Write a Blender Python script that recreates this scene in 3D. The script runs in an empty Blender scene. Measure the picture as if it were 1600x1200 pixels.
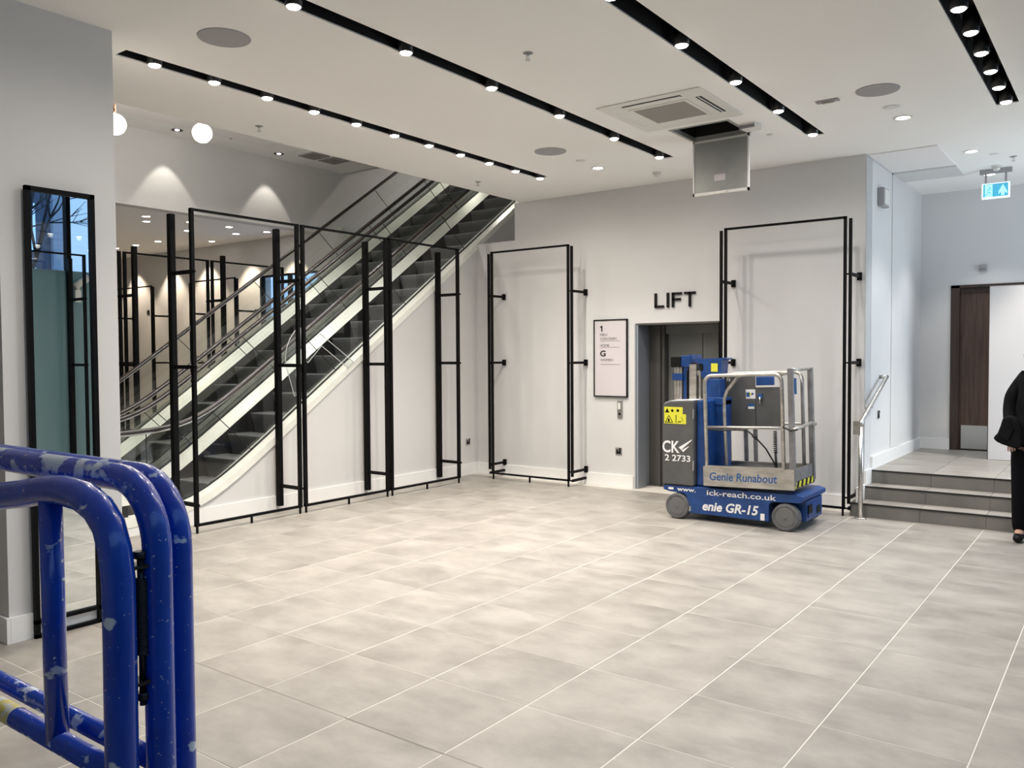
import bpy, bmesh, math, random
from mathutils import Vector, Matrix
random.seed(7)
S = bpy.context.scene
COL = S.collection
PI = math.pi
# ------------------------------------------------------------------ camera, world, exposure
H = 1.659
pitch, yaw, roll = .03312, .63792, .00589
fw = Vector((-math.sin(yaw)*math.cos(pitch), math.cos(yaw)*math.cos(pitch), -math.sin(pitch)))
rt0 = Vector((math.cos(yaw), math.sin(yaw), 0))
up0 = rt0.cross(fw)
rt = rt0*math.cos(roll) - up0*math.sin(roll)
up = up0*math.cos(roll) + rt0*math.sin(roll)
cd = bpy.data.cameras.new('camera')
cam = bpy.data.objects.new('camera', cd)
COL.objects.link(cam)
cam.matrix_world = Matrix(((rt.x, up.x, -fw.x, 0), (rt.y, up.y, -fw.y, 0), (rt.z, up.z, -fw.z, H), (0, 0, 0, 1)))
cd.sensor_width = 36
cd.lens = 1309/1600*36
cd.clip_start = .05
S.camera = cam
w = bpy.data.worlds.new('world')
S.world = w
w.use_nodes = True
bg = w.node_tree.nodes['Background']
bg.inputs[0].default_value = (.27, .44, .76, 1)
bg.inputs[1].default_value = 1.6
S.view_settings.view_transform = 'Standard'
S.view_settings.look = 'None'
S.view_settings.gamma = 1
S.view_settings.use_curve_mapping = False
S.view_settings.exposure = 0.3
S.cycles.max_bounces = 12
S.cycles.diffuse_bounces = 8
S.cycles.transparent_max_bounces = 24
S.cycles.caustics_reflective = False
S.cycles.caustics_refractive = False
S.cycles.sample_clamp_indirect = 6
TRACK_W, DOWN_W, FAR_W, GLOBE_W = 34.5, 45, 95, 20
WARM = (1, .915, .81)
COOL = (1, .955, .91)
AMBER = (1, .82, .62)


# ------------------------------------------------------------------ materials
def mat(name, col, rough=.6, metal=0, coat=0, emit=None, strength=1, spec=.5):
    m = bpy.data.materials.new(name)
    m.use_nodes = True
    b = m.node_tree.nodes['Principled BSDF']
    b.inputs['Base Color'].default_value = (*col, 1)
    b.inputs['Roughness'].default_value = rough
    b.inputs['Metallic'].default_value = metal
    b.inputs['Coat Weight'].default_value = coat
    b.inputs['Specular IOR Level'].default_value = spec
    if emit:
        b.inputs['Emission Color'].default_value = (*emit, 1)
        b.inputs['Emission Strength'].default_value = strength
    return m


def N(m, t, **k):
    n = m.node_tree.nodes.new(t)
    for a, v in k.items():
        setattr(n, a, v)
    return n


def mottled(m, c1, c2, scale=2.0, detail=6, lo=.35, hi=.68, coords='Object', rand=0., bump=0., aniso=None, rough=None):
    """mix two colours over noise; optional per-object offset, bump and roughness range"""
    t = m.node_tree
    b = t.nodes['Principled BSDF']
    if coords == 'World':
        g = N(m, 'ShaderNodeNewGeometry')
        src = g.outputs['Position']
    else:
        g = N(m, 'ShaderNodeTexCoord')
        src = g.outputs['Object']
    mp = N(m, 'ShaderNodeMapping')
    t.links.new(src, mp.inputs[0])
    if aniso:
        mp.inputs['Scale'].default_value = aniso
    if rand:
        oi = N(m, 'ShaderNodeObjectInfo')
        mu = N(m, 'ShaderNodeMath', operation='MULTIPLY')
        mu.inputs[1].default_value = 57.0
        t.links.new(oi.outputs['Random'], mu.inputs[0])
        t.links.new(mu.outputs[0], mp.inputs['Location'])
    n = N(m, 'ShaderNodeTexNoise')
    n.inputs['Scale'].default_value = scale
    n.inputs['Detail'].default_value = detail
    n.inputs['Roughness'].default_value = .62
    t.links.new(mp.outputs[0], n.inputs['Vector'])
    r = N(m, 'ShaderNodeMapRange')
    r.inputs[1].default_value = lo
    r.inputs[2].default_value = hi
    t.links.new(n.outputs['Fac'], r.inputs[0])
    mx = N(m, 'ShaderNodeMix', data_type='RGBA')
    mx.inputs['A'].default_value = (*c1, 1)
    mx.inputs['B'].default_value = (*c2, 1)
    t.links.new(r.outputs[0], mx.inputs['Factor'])
    out = mx.outputs['Result']
    if rand:
        hs = N(m, 'ShaderNodeHueSaturation')
        mr = N(m, 'ShaderNodeMapRange')
        mr.inputs[3].default_value = 1 - rand
        mr.inputs[4].default_value = 1 + rand
        t.links.new(oi.outputs['Random'], mr.inputs[0])
        t.links.new(mr.outputs[0], hs.inputs['Value'])
        t.links.new(out, hs.inputs['Color'])
        out = hs.outputs[0]
    t.links.new(out, b.inputs['Base Color'])
    if rough:
        rr = N(m, 'ShaderNodeMapRange')
        rr.inputs[3].default_value, rr.inputs[4].default_value = rough
        t.links.new(n.outputs['Fac'], rr.inputs[0])
        t.links.new(rr.outputs[0], b.inputs['Roughness'])
    if bump:
        bp = N(m, 'ShaderNodeBump')
        bp.inputs['Strength'].default_value = bump
        bp.inputs['Distance'].default_value = .01
        t.links.new(n.outputs['Fac'], bp.inputs['Height'])
        t.links.new(bp.outputs[0], b.inputs['Normal'])
    return m


def glass(name, tint, gloss=.12, rough=.0, fr=True):
    m = bpy.data.materials.new(name)
    m.use_nodes = True
    t = m.node_tree
    t.nodes.remove(t.nodes['Principled BSDF'])
    o = t.nodes['Material Output']
    tr = N(m, 'ShaderNodeBsdfTransparent')
    tr.inputs[0].default_value = (*tint, 1)
    gl = N(m, 'ShaderNodeBsdfGlossy')
    gl.inputs['Roughness'].default_value = rough
    mx = N(m, 'ShaderNodeMixShader')
    f = N(m, 'ShaderNodeLayerWeight')
    f.inputs[0].default_value = .5
    pw = N(m, 'ShaderNodeMath', operation='POWER')
    pw.inputs[1].default_value = 5
    t.links.new(f.outputs['Facing'], pw.inputs[0])
    mu = N(m, 'ShaderNodeMath', operation='MULTIPLY_ADD')
    mu.inputs[1].default_value = .9
    mu.inputs[2].default_value = gloss*.5
    mu.use_clamp = True
    t.links.new(pw.outputs[0], mu.inputs[0])
    t.links.new(mu.outputs[0], mx.inputs[0])
    t.links.new(tr.outputs[0], mx.inputs[1])
    t.links.new(gl.outputs[0], mx.inputs[2])
    t.links.new(mx.outputs[0], o.inputs[0])
    return m


M = {}
M['wall'] = mottled(mat('wall_paint', (.8, .78, .75), .75), (.655, .653, .65), (.68, .678, .675), .8, 3, coords='World')
M['ceil'] = mottled(mat('ceiling_paint', (.8, .77, .73), .85), (.91, .90, .88), (.935, .925, .905), .5, 2, coords='World')
M['pale_white'] = mat('pale_white_panel', (.86, .83, .82), .6)  # pale white for the lit-looking ceiling panels and the cabinet top
M['board'] = mat('board_paint', (.66, .64, .64), .6)
M['skirt'] = mat('skirting_gloss', (.86, .86, .85), .35)
M['tile'] = mottled(mat('floor_tile', (.6, .56, .5), .4), (.24, .223, .202), (.365, .343, .312), 2.6, 12, .33, .67, coords='World', rand=.045, bump=.04, aniso=(1, 1.5, 1), rough=(.34, .5))
M['grout'] = mat('grout', (.60, .57, .52), .8)
M['grout_dark'] = mat('dark_movement_joint', (.22, .20, .18), .7)
M['riser'] = mottled(mat('grey_stair_tile', (.2, .19, .18), .5), (.15, .145, .135), (.21, .20, .185), 2, 6, coords='World')
M['nosing'] = mat('black_nosing', (.015, .015, .015), .5)
M['black'] = mottled(mat('black_powder_coat', (.005, .005, .006), .5, spec=.12), (.002, .002, .0022), (.004, .004, .0045), 30, 2)
M['slot'] = mat('black_slot', (.006, .006, .007), .6)
M['lamp_body'] = mat('black_lamp_body', (.012, .012, .012), .35)
M['lamp'] = mat('lit_lamp', (1, 1, 1), .5, emit=(1, .96, .88), strength=14)
M['globe'] = mat('opal_globe', (1, 1, 1), .3, emit=(1, .95, .88), strength=4)
M['brass'] = mat('copper_arm', (.55, .25, .13), .3, 1)
M['steel'] = mottled(mat('brushed_steel', (.55, .54, .52), .32, 1), (.50, .49, .47), (.66, .65, .63), 6, 3, aniso=(1, 1, 12))
M['lift'] = mottled(mat('lift_steel', (.16, .165, .165), .42, .3), (.20, .205, .20), (.26, .265, .255), 2, 2, aniso=(1, 1, .2), coords='World')
M['lift_reveal'] = mat('lift_reveal_steel', (.33, .36, .41), .45, .3)
M['lift_jamb'] = mat('lift_jamb_steel', (.13, .125, .115), .45, .4)
M['glass'] = glass('balustrade_glass', (.935, .965, .945), .13)
M['glass_edge'] = mat('glass_edge', (.45, .55, .52), .2)
M['acrylic'] = glass('clear_acrylic', (.93, .95, .95), .13)
M['acrylic_edge'] = mat('acrylic_edge', (.75, .78, .78), .15)
M['rubber'] = mottled(mat('handrail_rubber', (.02, .017, .016), .28), (.014, .011, .01), (.035, .028, .025), 40, 2)
M['deck'] = mottled(mat('satin_decking', (.82, .83, .76), .3, .1), (.80, .82, .75), (.95, .95, .90), 2.0, 3, .3, .7, coords='World')
M['deck_grey'] = mottled(mat('grey_decking', (.34, .35, .32), .35, .6), (.26, .27, .25), (.42, .43, .40), 3, 3, coords='World')
M['skirt_dark'] = mat('dark_escalator_skirt', (.035, .035, .037), .35, .3)
M['tread'] = mat('step_grey', (.26, .265, .27), .55, .2)
M['riser_step'] = mottled(mat('step_riser_grey', (.075, .077, .08), .5, .3), (.13, .133, .137), (.19, .193, .198), 60, 1, aniso=(30, .2, .2))
M['step_black'] = mat('step_black', (.01, .01, .011), .6)
M['mirror'] = mat('mirror_silver', (.86, .90, .89), .0, 1)
M['wood'] = mottled(mat('dark_walnut', (.06, .035, .025), .45), (.036, .020, .014), (.085, .048, .033), 5, 6, aniso=(6, 6, .35), coords='World')
M['wood_dark'] = mottled(mat('dark_door_frame', (.04, .02, .015), .45), (.022, .012, .009), (.05, .028, .02), 5, 6, aniso=(6, 6, .35), coords='World')
M['kick'] = mat('steel_kickplate', (.42, .43, .42), .35, .6)
M['grey_plastic'] = mat('grey_plastic', (.36, .35, .36), .7)
M['white_plastic'] = mat('white_plastic', (.75, .74, .70), .4)
M['acgrille'] = mottled(mat('filter_grille', (.30, .28, .26), .7), (.26, .24, .22), (.34, .32, .29), 200, 1)
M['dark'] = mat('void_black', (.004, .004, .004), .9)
M['panel_grey'] = mottled(mat('metal_hatch', (.34, .35, .33), .45, .2), (.30, .31, .29), (.38, .39, .37), 2, 3)
M['sign'] = mat('sign_panel', (.66, .62, .64), .35)
M['ink'] = mat('black_ink', (.006, .006, .006), .5, spec=.2)
M['ink_grey'] = mat('grey_ink', (.22, .21, .22), .5)
M['green'] = mat('exit_green', (0, .06, .08), .4, emit=(0, .17, .24), strength=.7)
M['green_l'] = mat('exit_lit', (.1, .2, .2), .4, emit=(.22, .85, .88), strength=.8)
M['sign_edge'] = mat('exit_lit_edge', (.3, .32, .34), .3, emit=(.8, .93, 1), strength=.75)
M['gblue'] = mottled(mat('machine_blue', (.01, .07, .28), .38), (.006, .04, .17), (.011, .065, .25), 8, 4)
M['ggrey'] = mottled(mat('machine_grey', (.13, .13, .13), .5), (.075, .076, .078), (.10, .10, .10), 4, 4)
M['alu'] = mottled(mat('scratched_aluminium', (.5, .48, .45), .38, .8), (.38, .36, .33), (.62, .60, .56), 9, 6, aniso=(.5, 1, 2))
M['alu_dark'] = mottled(mat('grey_gate_aluminium', (.27, .27, .28), .42, .7), (.22, .22, .23), (.33, .33, .34), 9, 5)
M['tyre'] = mottled(mat('grey_tyre', (.16, .16, .165), .7), (.085, .085, .088), (.135, .135, .14), 14, 3)
M['hub'] = mat('wheel_hub', (.13, .13, .134), .5)
M['yellow'] = mat('yellow_sticker', (.72, .70, .05), .5)
M['white'] = mat('white_vinyl', (.82, .82, .82), .5)
M['red'] = mat('red_cylinder', (.4, .02, .02), .4)
M['cable'] = mat('black_cable', (.01, .01, .01), .5)
M['gtext'] = mat('blue_vinyl', (.02, .09, .26), .5)
M['cloth'] = mottled(mat('black_jacket', (.004, .004, .005), .8, spec=.15), (.003, .003, .004), (.007, .007, .009), 9, 3, bump=.4)
M['trouser'] = mat('black_trousers', (.004, .004, .006), .9, spec=.1)
M['skin'] = mat('skin', (.55, .33, .25), .5)
M['hair'] = mat('dark_hair', (.02, .012, .008), .6)
M['stone'] = mottled(mat('facade_stone', (.1, .13, .2), .8), (.07, .09, .14), (.12, .15, .22), 1, 4, coords='World')
M['facade_light'] = mat('facade_pilaster', (.42, .48, .58), .8)
M['bark'] = mat('dark_bark', (.02, .02, .025), .9)
M['street'] = mat('street_paving', (.15, .15, .16), .9)
M['spring'] = mat('dark_spring_steel', (.05, .05, .055), .4, .8)


def worn_blue(name, amount, seed, top=None):
    m = mat(name, (.012, .06, .30), .26, coat=.5)
    t = m.node_tree
    b = t.nodes['Principled BSDF']
    tc = N(m, 'ShaderNodeNewGeometry')
    fac = None
    base = N(m, 'ShaderNodeTexNoise')
    base.inputs['Scale'].default_value = 12
    mp = N(m, 'ShaderNodeMapping')
    mp.inputs['Location'].default_value = (seed, seed, seed)
    t.links.new(tc.outputs['Position'], mp.inputs[0])
    t.links.new(mp.outputs[0], base.inputs['Vector'])
    mx0 = N(m, 'ShaderNodeMix', data_type='RGBA')
    mx0.inputs['A'].default_value = (.002, .042, .38, 1)
    mx0.inputs['B'].default_value = (.006, .085, .62, 1)
    t.links.new(base.outputs['Fac'], mx0.inputs['Factor'])
    cur = mx0.outputs['Result']
    for sc, lo, hi, c, an in ((16, .66-.10*amount, .69-.09*amount, (.70, .78, .88, 1), (1, 1, 1.6)),
                              (120, .70-.02*amount, .73-.02*amount, (.6, .68, .8, 1), (1, 1, 1)),
                              (7, .72-.05*amount, .80, (.06, .055, .07, 1), (1, 1, 1))):
        mp2 = N(m, 'ShaderNodeMapping')
        mp2.inputs['Scale'].default_value = an
        mp2.inputs['Location'].default_value = (seed*2, sc, seed)
        t.links.new(tc.outputs['Position'], mp2.inputs[0])
        n = N(m, 'ShaderNodeTexNoise')
        n.inputs['Scale'].default_value = sc
        n.inputs['Detail'].default_value = 5
        t.links.new(mp2.outputs[0], n.inputs['Vector'])
        r = N(m, 'ShaderNodeMapRange')
        r.inputs[1].default_value = lo
        r.inputs[2].default_value = hi
        t.links.new(n.outputs['Fac'], r.inputs[0])
        mx = N(m, 'ShaderNodeMix', data_type='RGBA')
        mx.inputs['B'].default_value = c
        fo = r.outputs[0]
        if top and sc == 16:      # drips of white paint lie on the top rail
            sp_ = N(m, 'ShaderNodeSeparateXYZ')
            t.links.new(tc.outputs['Position'], sp_.inputs[0])
            zr = N(m, 'ShaderNodeMapRange')
            zr.inputs[1].default_value = top-.03
            zr.inputs[2].default_value = top
            t.links.new(sp_.outputs[2], zr.inputs[0])
            mm = N(m, 'ShaderNodeMath', operation='MULTIPLY')
            t.links.new(fo, mm.inputs[0])
            t.links.new(zr.outputs[0], mm.inputs[1])
            fo = mm.outputs[0]
        t.links.new(fo, mx.inputs['Factor'])
        t.links.new(cur, mx.inputs['A'])
        cur = mx.outputs['Result']
    t.links.new(cur, b.inputs['Base Color'])
    return m


M['blue1'] = worn_blue('blue_paint', .25, 3)
M['blue2'] = worn_blue('scuffed_blue_paint', 1.5, 11, 1.455)
M['blue3'] = worn_blue('dusty_blue_paint', .8, 23)


def frosted():
    m = bpy.data.materials.new('frosted_glass')
    m.use_nodes = True
    t = m.node_tree
    t.nodes.remove(t.nodes['Principled BSDF'])
    d = N(m, 'ShaderNodeBsdfTranslucent')
    d.inputs[0].default_value = (.45, .60, .55, 1)
    d2 = N(m, 'ShaderNodeBsdfDiffuse')
    d2.inputs[0].default_value = (.26, .36, .33, 1)
    g = N(m, 'ShaderNodeBsdfGlossy')
    g.inputs['Roughness'].default_value = .18
    a = N(m, 'ShaderNodeMixShader')
    a.inputs[0].default_value = .5
    c = N(m, 'ShaderNodeMixShader')
    c.inputs[0].default_value = .06
    t.links.new(d.outputs[0], a.inputs[1])
    t.links.new(d2.outputs[0], a.inputs[2])
    t.links.new(a.outputs[0], c.inputs[1])
    t.links.new(g.outputs[0], c.inputs[2])
    t.links.new(c.outputs[0], t.nodes['Material Output'].inputs[0])
    return m


M['frost'] = frosted()


# ------------------------------------------------------------------ geometry helpers
class MB:
    def __init__(s):
        s.bm = bmesh.new()

    def box(s, x0, x1, y0, y1, z0, z1, bev=0):
        x0, x1 = sorted((x0, x1)); y0, y1 = sorted((y0, y1)); z0, z1 = sorted((z0, z1))
        v = [s.bm.verts.new((x, y, z)) for x in (x0, x1) for y in (y0, y1) for z in (z0, z1)]
        fs = [s.bm.faces.new([v[i] for i in q]) for q in ((0, 1, 3, 2), (4, 6, 7, 5), (0, 4, 5, 1), (2, 3, 7, 6), (0, 2, 6, 4), (1, 5, 7, 3))]
        if bev:
            es = list({e for f in fs for e in f.edges})
            bmesh.ops.bevel(s.bm, geom=es, offset=bev, segments=2, affect='EDGES', profile=.5)
        return s

    def prism(s, pts, axis, a, b):
        """polygon pts (2D) extruded along axis from a to b; axis 'x': pts=(y,z) 'y': (x,z) 'z': (x,y)"""
        def P(p, t):
            return {'x': (t, p[0], p[1]), 'y': (p[0], t, p[1]), 'z': (p[0], p[1], t)}[axis]
        A = [s.bm.verts.new(P(p, a)) for p in pts]
        B = [s.bm.verts.new(P(p, b)) for p in pts]
        s.bm.faces.new(A)
        s.bm.faces.new(B[::-1])
        n = len(pts)
        for i in range(n):
            s.bm.faces.new((A[i], B[i], B[(i+1) % n], A[(i+1) % n]))
        return s

    def tube(s, path, r, n=10, caps=True, rz=None):
        P = [Vector(p) for p in path]
        rings = []
        T0 = (P[1]-P[0]).normalized()
        ref = Vector((0, 0, 1)) if abs(T0.z) < .9 else Vector((1, 0, 0))
        U = T0.cross(ref).normalized()
        for i, p in enumerate(P):
            T = ((P[min(i+1, len(P)-1)]-P[max(i-1, 0)])).normalized()
            U = (U - T*U.dot(T)).normalized()
            V = T.cross(U)
            ri = r[i] if isinstance(r, (list, tuple)) else r
            rv = ri if rz is None else rz
            rings.append([s.bm.verts.new(p+U*ri*math.cos(2*PI*k/n)+V*rv*math.sin(2*PI*k/n)) for k in range(n)])
        for a, b in zip(rings, rings[1:]):
            for k in range(n):
                f = s.bm.faces.new((a[k], a[(k+1) % n], b[(k+1) % n], b[k]))
                f.smooth = True
        if caps:
            s.bm.faces.new(rings[0][::-1])
            s.bm.faces.new(rings[-1])
        return s

    def bar(s, p, q, w, h=None):
        """rectangular bar from p to q, w across, h the other way"""
        h = h or w
        p, q = Vector(p), Vector(q)
        T = (q-p).normalized()
        ref = Vector((0, 0, 1)) if abs(T.z) < .9 else Vector((0, 1, 0))
        U = T.cross(ref).normalized()
        V = U.cross(T)
        a = [s.bm.verts.new(p+U*w/2*i+V*h/2*j) for i, j in ((-1, -1), (1, -1), (1, 1), (-1, 1))]
        b = [s.bm.verts.new(q+U*w/2*i+V*h/2*j) for i, j in ((-1, -1), (1, -1), (1, 1), (-1, 1))]
        s.bm.faces.new(a[::-1]); s.bm.faces.new(b)
        for k in range(4):
            s.bm.faces.new((a[k], a[(k+1) % 4], b[(k+1) % 4], b[k]))
        return s

    def lathe(s, prof, c, n=24, axis='z'):
        """profile of (r, t) turned about axis through c"""
        rings = []
        for r, t in prof:
            ring = []
            for k in range(n):
                a = 2*PI*k/n
                u, v = r*math.cos(a), r*math.sin(a)
                d = {'z': (u, v, t), 'y': (u, t, v), 'x': (t, u, v)}[axis]
                ring.append(s.bm.verts.new((c[0]+d[0], c[1]+d[1], c[2]+d[2])))
            rings.append(ring)
        for a, b, q0, q1 in zip(rings, rings[1:], prof, prof[1:]):
            for k in range(n):
                f = s.bm.faces.new((a[k], a[(k+1) % n], b[(k+1) % n], b[k]))
                f.smooth = abs(q1[0]-q0[0]) < 3*abs(q1[1]-q0[1])
        if prof[0][0] > 1e-4: s.bm.faces.new(rings[0])
        if prof[-1][0] > 1e-4: s.bm.faces.new(rings[-1])
        return s

    def quad(s, *p):
        s.bm.faces.new([s.bm.verts.new(q) for q in p])
        return s

    def slab(s, axis, t0, t1, u0, u1, v0, v1, holes=()):
        """slab normal to axis, with rectangular holes (u0,u1,v0,v1)"""
        us = sorted({u0, u1, *[min(max(h[i], u0), u1) for h in holes for i in (0, 1)]})
        vs = sorted({v0, v1, *[min(max(h[i], v0), v1) for h in holes for i in (2, 3)]})
        solid = lambda i, j: 0 <= i < len(us)-1 and 0 <= j < len(vs)-1 and not any(h[0]-1e-6 <= us[i] and us[i+1] <= h[1]+1e-6 and h[2]-1e-6 <= vs[j] and vs[j+1] <= h[3]+1e-6 for h in holes)
        def P(u, v, t):
            return {'x': (t, u, v), 'y': (u, t, v), 'z': (u, v, t)}[axis]
        def q(*pts): s.bm.faces.new([s.bm.verts.new(P(*p)) for p in pts])
        for i in range(len(us)-1):
            for j in range(len(vs)-1):
                if not solid(i, j): continue
                a, b, c, d = us[i], us[i+1], vs[j], vs[j+1]
                for t in (t0, t1): q((a, c, t), (b, c, t), (b, d, t), (a, d, t))
                if not solid(i-1, j): q((a, c, t0), (a, d, t0), (a, d, t1), (a, c, t1))
                if not solid(i+1, j): q((b, c, t0), (b, d, t0), (b, d, t1), (b, c, t1))
                if not solid(i, j-1): q((a, c, t0), (b, c, t0), (b, c, t1), (a, c, t1))
                if not solid(i, j+1): q((a, d, t0), (b, d, t0), (b, d, t1), (a, d, t1))
        bmesh.ops.remove_doubles(s.bm, verts=s.bm.verts, dist=1e-5)
        return s

    def move(s, f):
        for v in s.bm.verts:
            v.co = Vector(f(v.co))
        return s


def origin_of(o):
    p = Vector(o.location)
    while o.parent:
        o = o.parent
        p = p + Vector(o.location)
    return p


def obj(name, mb, m, parent=None, kind=None, bevel=0):
    bm = mb.bm
    bmesh.ops.recalc_face_normals(bm, faces=bm.faces)
    if parent is not None:
        base = origin_of(parent)
        loc = Vector((0, 0, 0))
    else:
        xs = [v.co for v in bm.verts]
        base = Vector(((min(v.x for v in xs)+max(v.x for v in xs))/2, (min(v.y for v in xs)+max(v.y for v in xs))/2, min(v.z for v in xs)))
        loc = base
    for v in bm.verts:
        v.co = v.co - base
    me = bpy.data.meshes.new(name)
    bm.to_mesh(me)
    bm.free()
    me.materials.append(m)
    o = bpy.data.objects.new(name, me)
    COL.objects.link(o)
    o.parent = parent
    o.location = loc
    if kind: o['kind'] = kind
    if bevel:
        b = o.modifiers.new('bevel', 'BEVEL')
        b.width = bevel
        b.segments = 2
        b.limit_method = 'ANGLE'
    return o


def tag(o, label, cat, group=None):
    o['label'] = label
    o['category'] = cat
    if group: o['group'] = group
    return o


def thing(name, label, cat, loc=(0, 0, 0), group=None):
    o = bpy.data.objects.new(name, None)
    o.empty_display_size = .1
    COL.objects.link(o)
    o.location = loc
    return tag(o, label, cat, group)


def struct(name, mb, m, parent=None):
    return obj(name, mb, m, parent, None if parent else 'structure')


def copy_tree(o, parent=None):
    c = o.copy()
    COL.objects.link(c)
    c.parent = parent
    for ch in o.children: copy_tree(ch, c)
    return c


def dup(o, loc, label, group=None, rotz=None):
    c = copy_tree(o)
    c.location = loc
    c['label'] = label
    if group: c['group'] = group
    if rotz is not None: c.rotation_euler = (0, 0, rotz)
    return c


def text(body, x0, x1, z0, z1, y, m, name, parent, bold=0., depth=.002, shear=0., plane='y', flat=None, italic=0.):
    """lettering fitted into x0..x1, z0..z1, standing at y and facing -y"""
    cu = bpy.data.curves.new('t', 'FONT')
    cu.body = body
    cu.size = 1
    cu.offset = bold
    cu.shear = italic
    cu.extrude = .02
    cu.resolution_u = 3
    o = bpy.data.objects.new('t', cu)
    COL.objects.link(o)
    bpy.context.view_layer.update()
    me = bpy.data.meshes.new_from_object(o.evaluated_get(bpy.context.evaluated_depsgraph_get()))
    bpy.data.objects.remove(o)
    bm = bmesh.new()
    bm.from_mesh(me)
    xs = [v.co.x for v in bm.verts]; ys = [v.co.y for v in bm.verts]
    a, b, c, d = min(xs), max(xs), min(ys), max(ys)
    for v in bm.verts:
        u = (v.co.x-a)/(b-a); t = (v.co.y-c)/(d-c)
        v.co = Vector((x0+u*(x1-x0), y-(v.co.z+.02)/.04*depth, z0+t*(z1-z0)+shear*u*(x1-x0)))
    mb = MB()
    mb.bm.free()
    mb.bm = bm
    return obj(name, mb, m, parent)


def spot(loc, watts, col, parent=None, ang=75, blend=.6, aim=None, size=.035):
    l = bpy.data.lights.new('spot', 'SPOT')
    l.energy = watts
    l.color = col
    l.spot_size = math.radians(ang)
    l.spot_blend = blend
    l.shadow_soft_size = size
    o = bpy.data.objects.new('lamp_light', l)
    COL.objects.link(o)
    if parent is not None:
        o.parent = parent
        o.location = Vector(loc)-origin_of(parent)
    else:
        o.location = loc
    if aim: o.rotation_euler = Vector(aim).to_track_quat('-Z', 'Y').to_euler()
    return o


CZ = 3.742      # ceiling height
XE = -6.69      # ceiling edge beside the escalator well
YB = 9.27       # back wall
XW = -7.49      # low wall under the near escalator
XS = 1.5        # shopfront
G = .594        # tile pitch
# ------------------------------------------------------------------ floor with its tiles
f = struct('floor', MB().box(-19, 1.6, -3.2, 9.6, -.12, -.0012), M['grout'])


def tile_mesh(wx, wy):
    b = MB().box(-wx/2, wx/2, -wy/2, wy/2, -.02, 0)
    es = [e for e in b.bm.edges if all(v.co.z > -.001 for v in e.verts)]
    bmesh.ops.bevel(b.bm, geom=es, offset=.0015, segments=1, affect='EDGES')
    bmesh.ops.recalc_face_normals(b.bm, faces=b.bm.faces)
    me = bpy.data.meshes.new('tile')
    b.bm.to_mesh(me)
    b.bm.free()
    me.materials.append(M['tile'])
    return me


TM = tile_mesh(G-.0052, G-.003)


def seen(p):
    d = Vector(p)-Vector((0, 0, H))
    z = d.dot(fw)
    if z < .3: return False, 0
    u, v = 800+1309*d.dot(rt)/z, 600-1309*d.dot(up)/z
    return (-160 < u < 1760 and v < 1420), z


cells = []
for i in range(-30, 5):
    for j in range(-10, 12):
        cx, cy = -1.104+G*(i+.5), 2.594+G*(j+.5)
        if cx-G/2 > 1.55 or cy+G/2 > YB+.35: continue
        cells.append((cx, cy))
rest = MB()
for cx, cy in cells:
    ok, z = seen((cx, cy, 0))
    lx, hx, ly, hy = cx-G/2, cx+G/2, cy-G/2, cy+G/2
    if ok and lx > -7.7:
        t = bpy.data.objects.new('tile', TM)
        COL.objects.link(t)
        t.parent = f
        fo = origin_of(f)
        t.location = Vector((cx, cy, random.uniform(-.0006, .0004)))-fo
        t.rotation_euler = (random.uniform(-.0006, .0006), random.uniform(-.0006, .0006), random.choice((0, PI)))
    elif hx < -7.7 or not ok:
        rest.box(lx+.004, hx-.004, ly+.002, hy-.002, -.02, 0)
r = obj('tile_field', rest, M['tile'], f)
r['kind'] = 'stuff'
# dark movement joint across the tiles
obj('movement_joint', MB().box(-5.2, -1.7, 2.594-.004, 2.594+.004, -.003, .0005), M['grout_dark'], f)

# ------------------------------------------------------------------ ceiling with slots
slots = [('left', -5.644, -5.494, 3.06, 8.08+.05), ('second', -4.057, -3.907, 1.0, 8.0+.16), ('third', -2.524, -2.374, 1.0, 8.20), ('right', -.956, -.790, 1.0, 8.152)]
HATCH = (-3.48, -2.917, 7.17, 7.70)
holes = [(a, b, c, d) for _, a, b, c, d in slots]+[HATCH]
ce = struct('ceiling', MB().slab('z', CZ, CZ+.30, XE, .2, -3.2, 12.3, holes), M['ceil'])
struct('ceiling_trim', MB().box(-2.25, -1.60, 9.30, 10.36, CZ-.012, CZ+.01), M['pale_white']).name = 'trim_1'  # shallow panel, the light on this ceiling patch put into its pale colour
struct('trim_2', MB().box(-2.26, -1.60, 10.42, 10.98, CZ-.02, CZ+.01).box(-2.262, -2.250, 10.42, 10.98, .57, CZ), M['wall'])
# escalator well: upper ceiling, bulkheads
struct('ceiling_well', MB().box(-11.0, XE, -3.2, 9.9, 4.8, 5.0), M['ceil']).name = 'ceiling_2'
struct('trim_3', MB().box(-10.35, XE, 3.0, 7.9, 4.765, 4.81), M['pale_white'])  # pale panel standing in for the lit region of the well ceiling
struct('wall_bulkhead_right', MB().box(XE, XE+.12, -3.2, 15, CZ+.28, 6.6), M['wall'])
struct('wall_bulkhead_left', MB().box(-11.15, -10.95, -3.2, YB, CZ, 6.6).box(-11.15, -10.95, YB+.24, 15, 2.4, 6.6), M['wall'])
struct('ceiling_3', MB().box(-11.15, XE+.1, 9.9, 15.1, 6.5, 6.7), M['ceil'])
struct('wall_upper_fascia', MB().box(-11.0, XE, 9.9, 10.0, 4.8, 6.6), M['wall'])
struct('wall_upper_end', MB().box(-11.15, XE+.1, 15, 15.2, 0, 6.6), M['wall'])
struct('ceiling_far', MB().box(-19, -11.15, -3.2, 9.4, CZ, CZ+.3), M['ceil']).name = 'ceiling_4'

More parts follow.
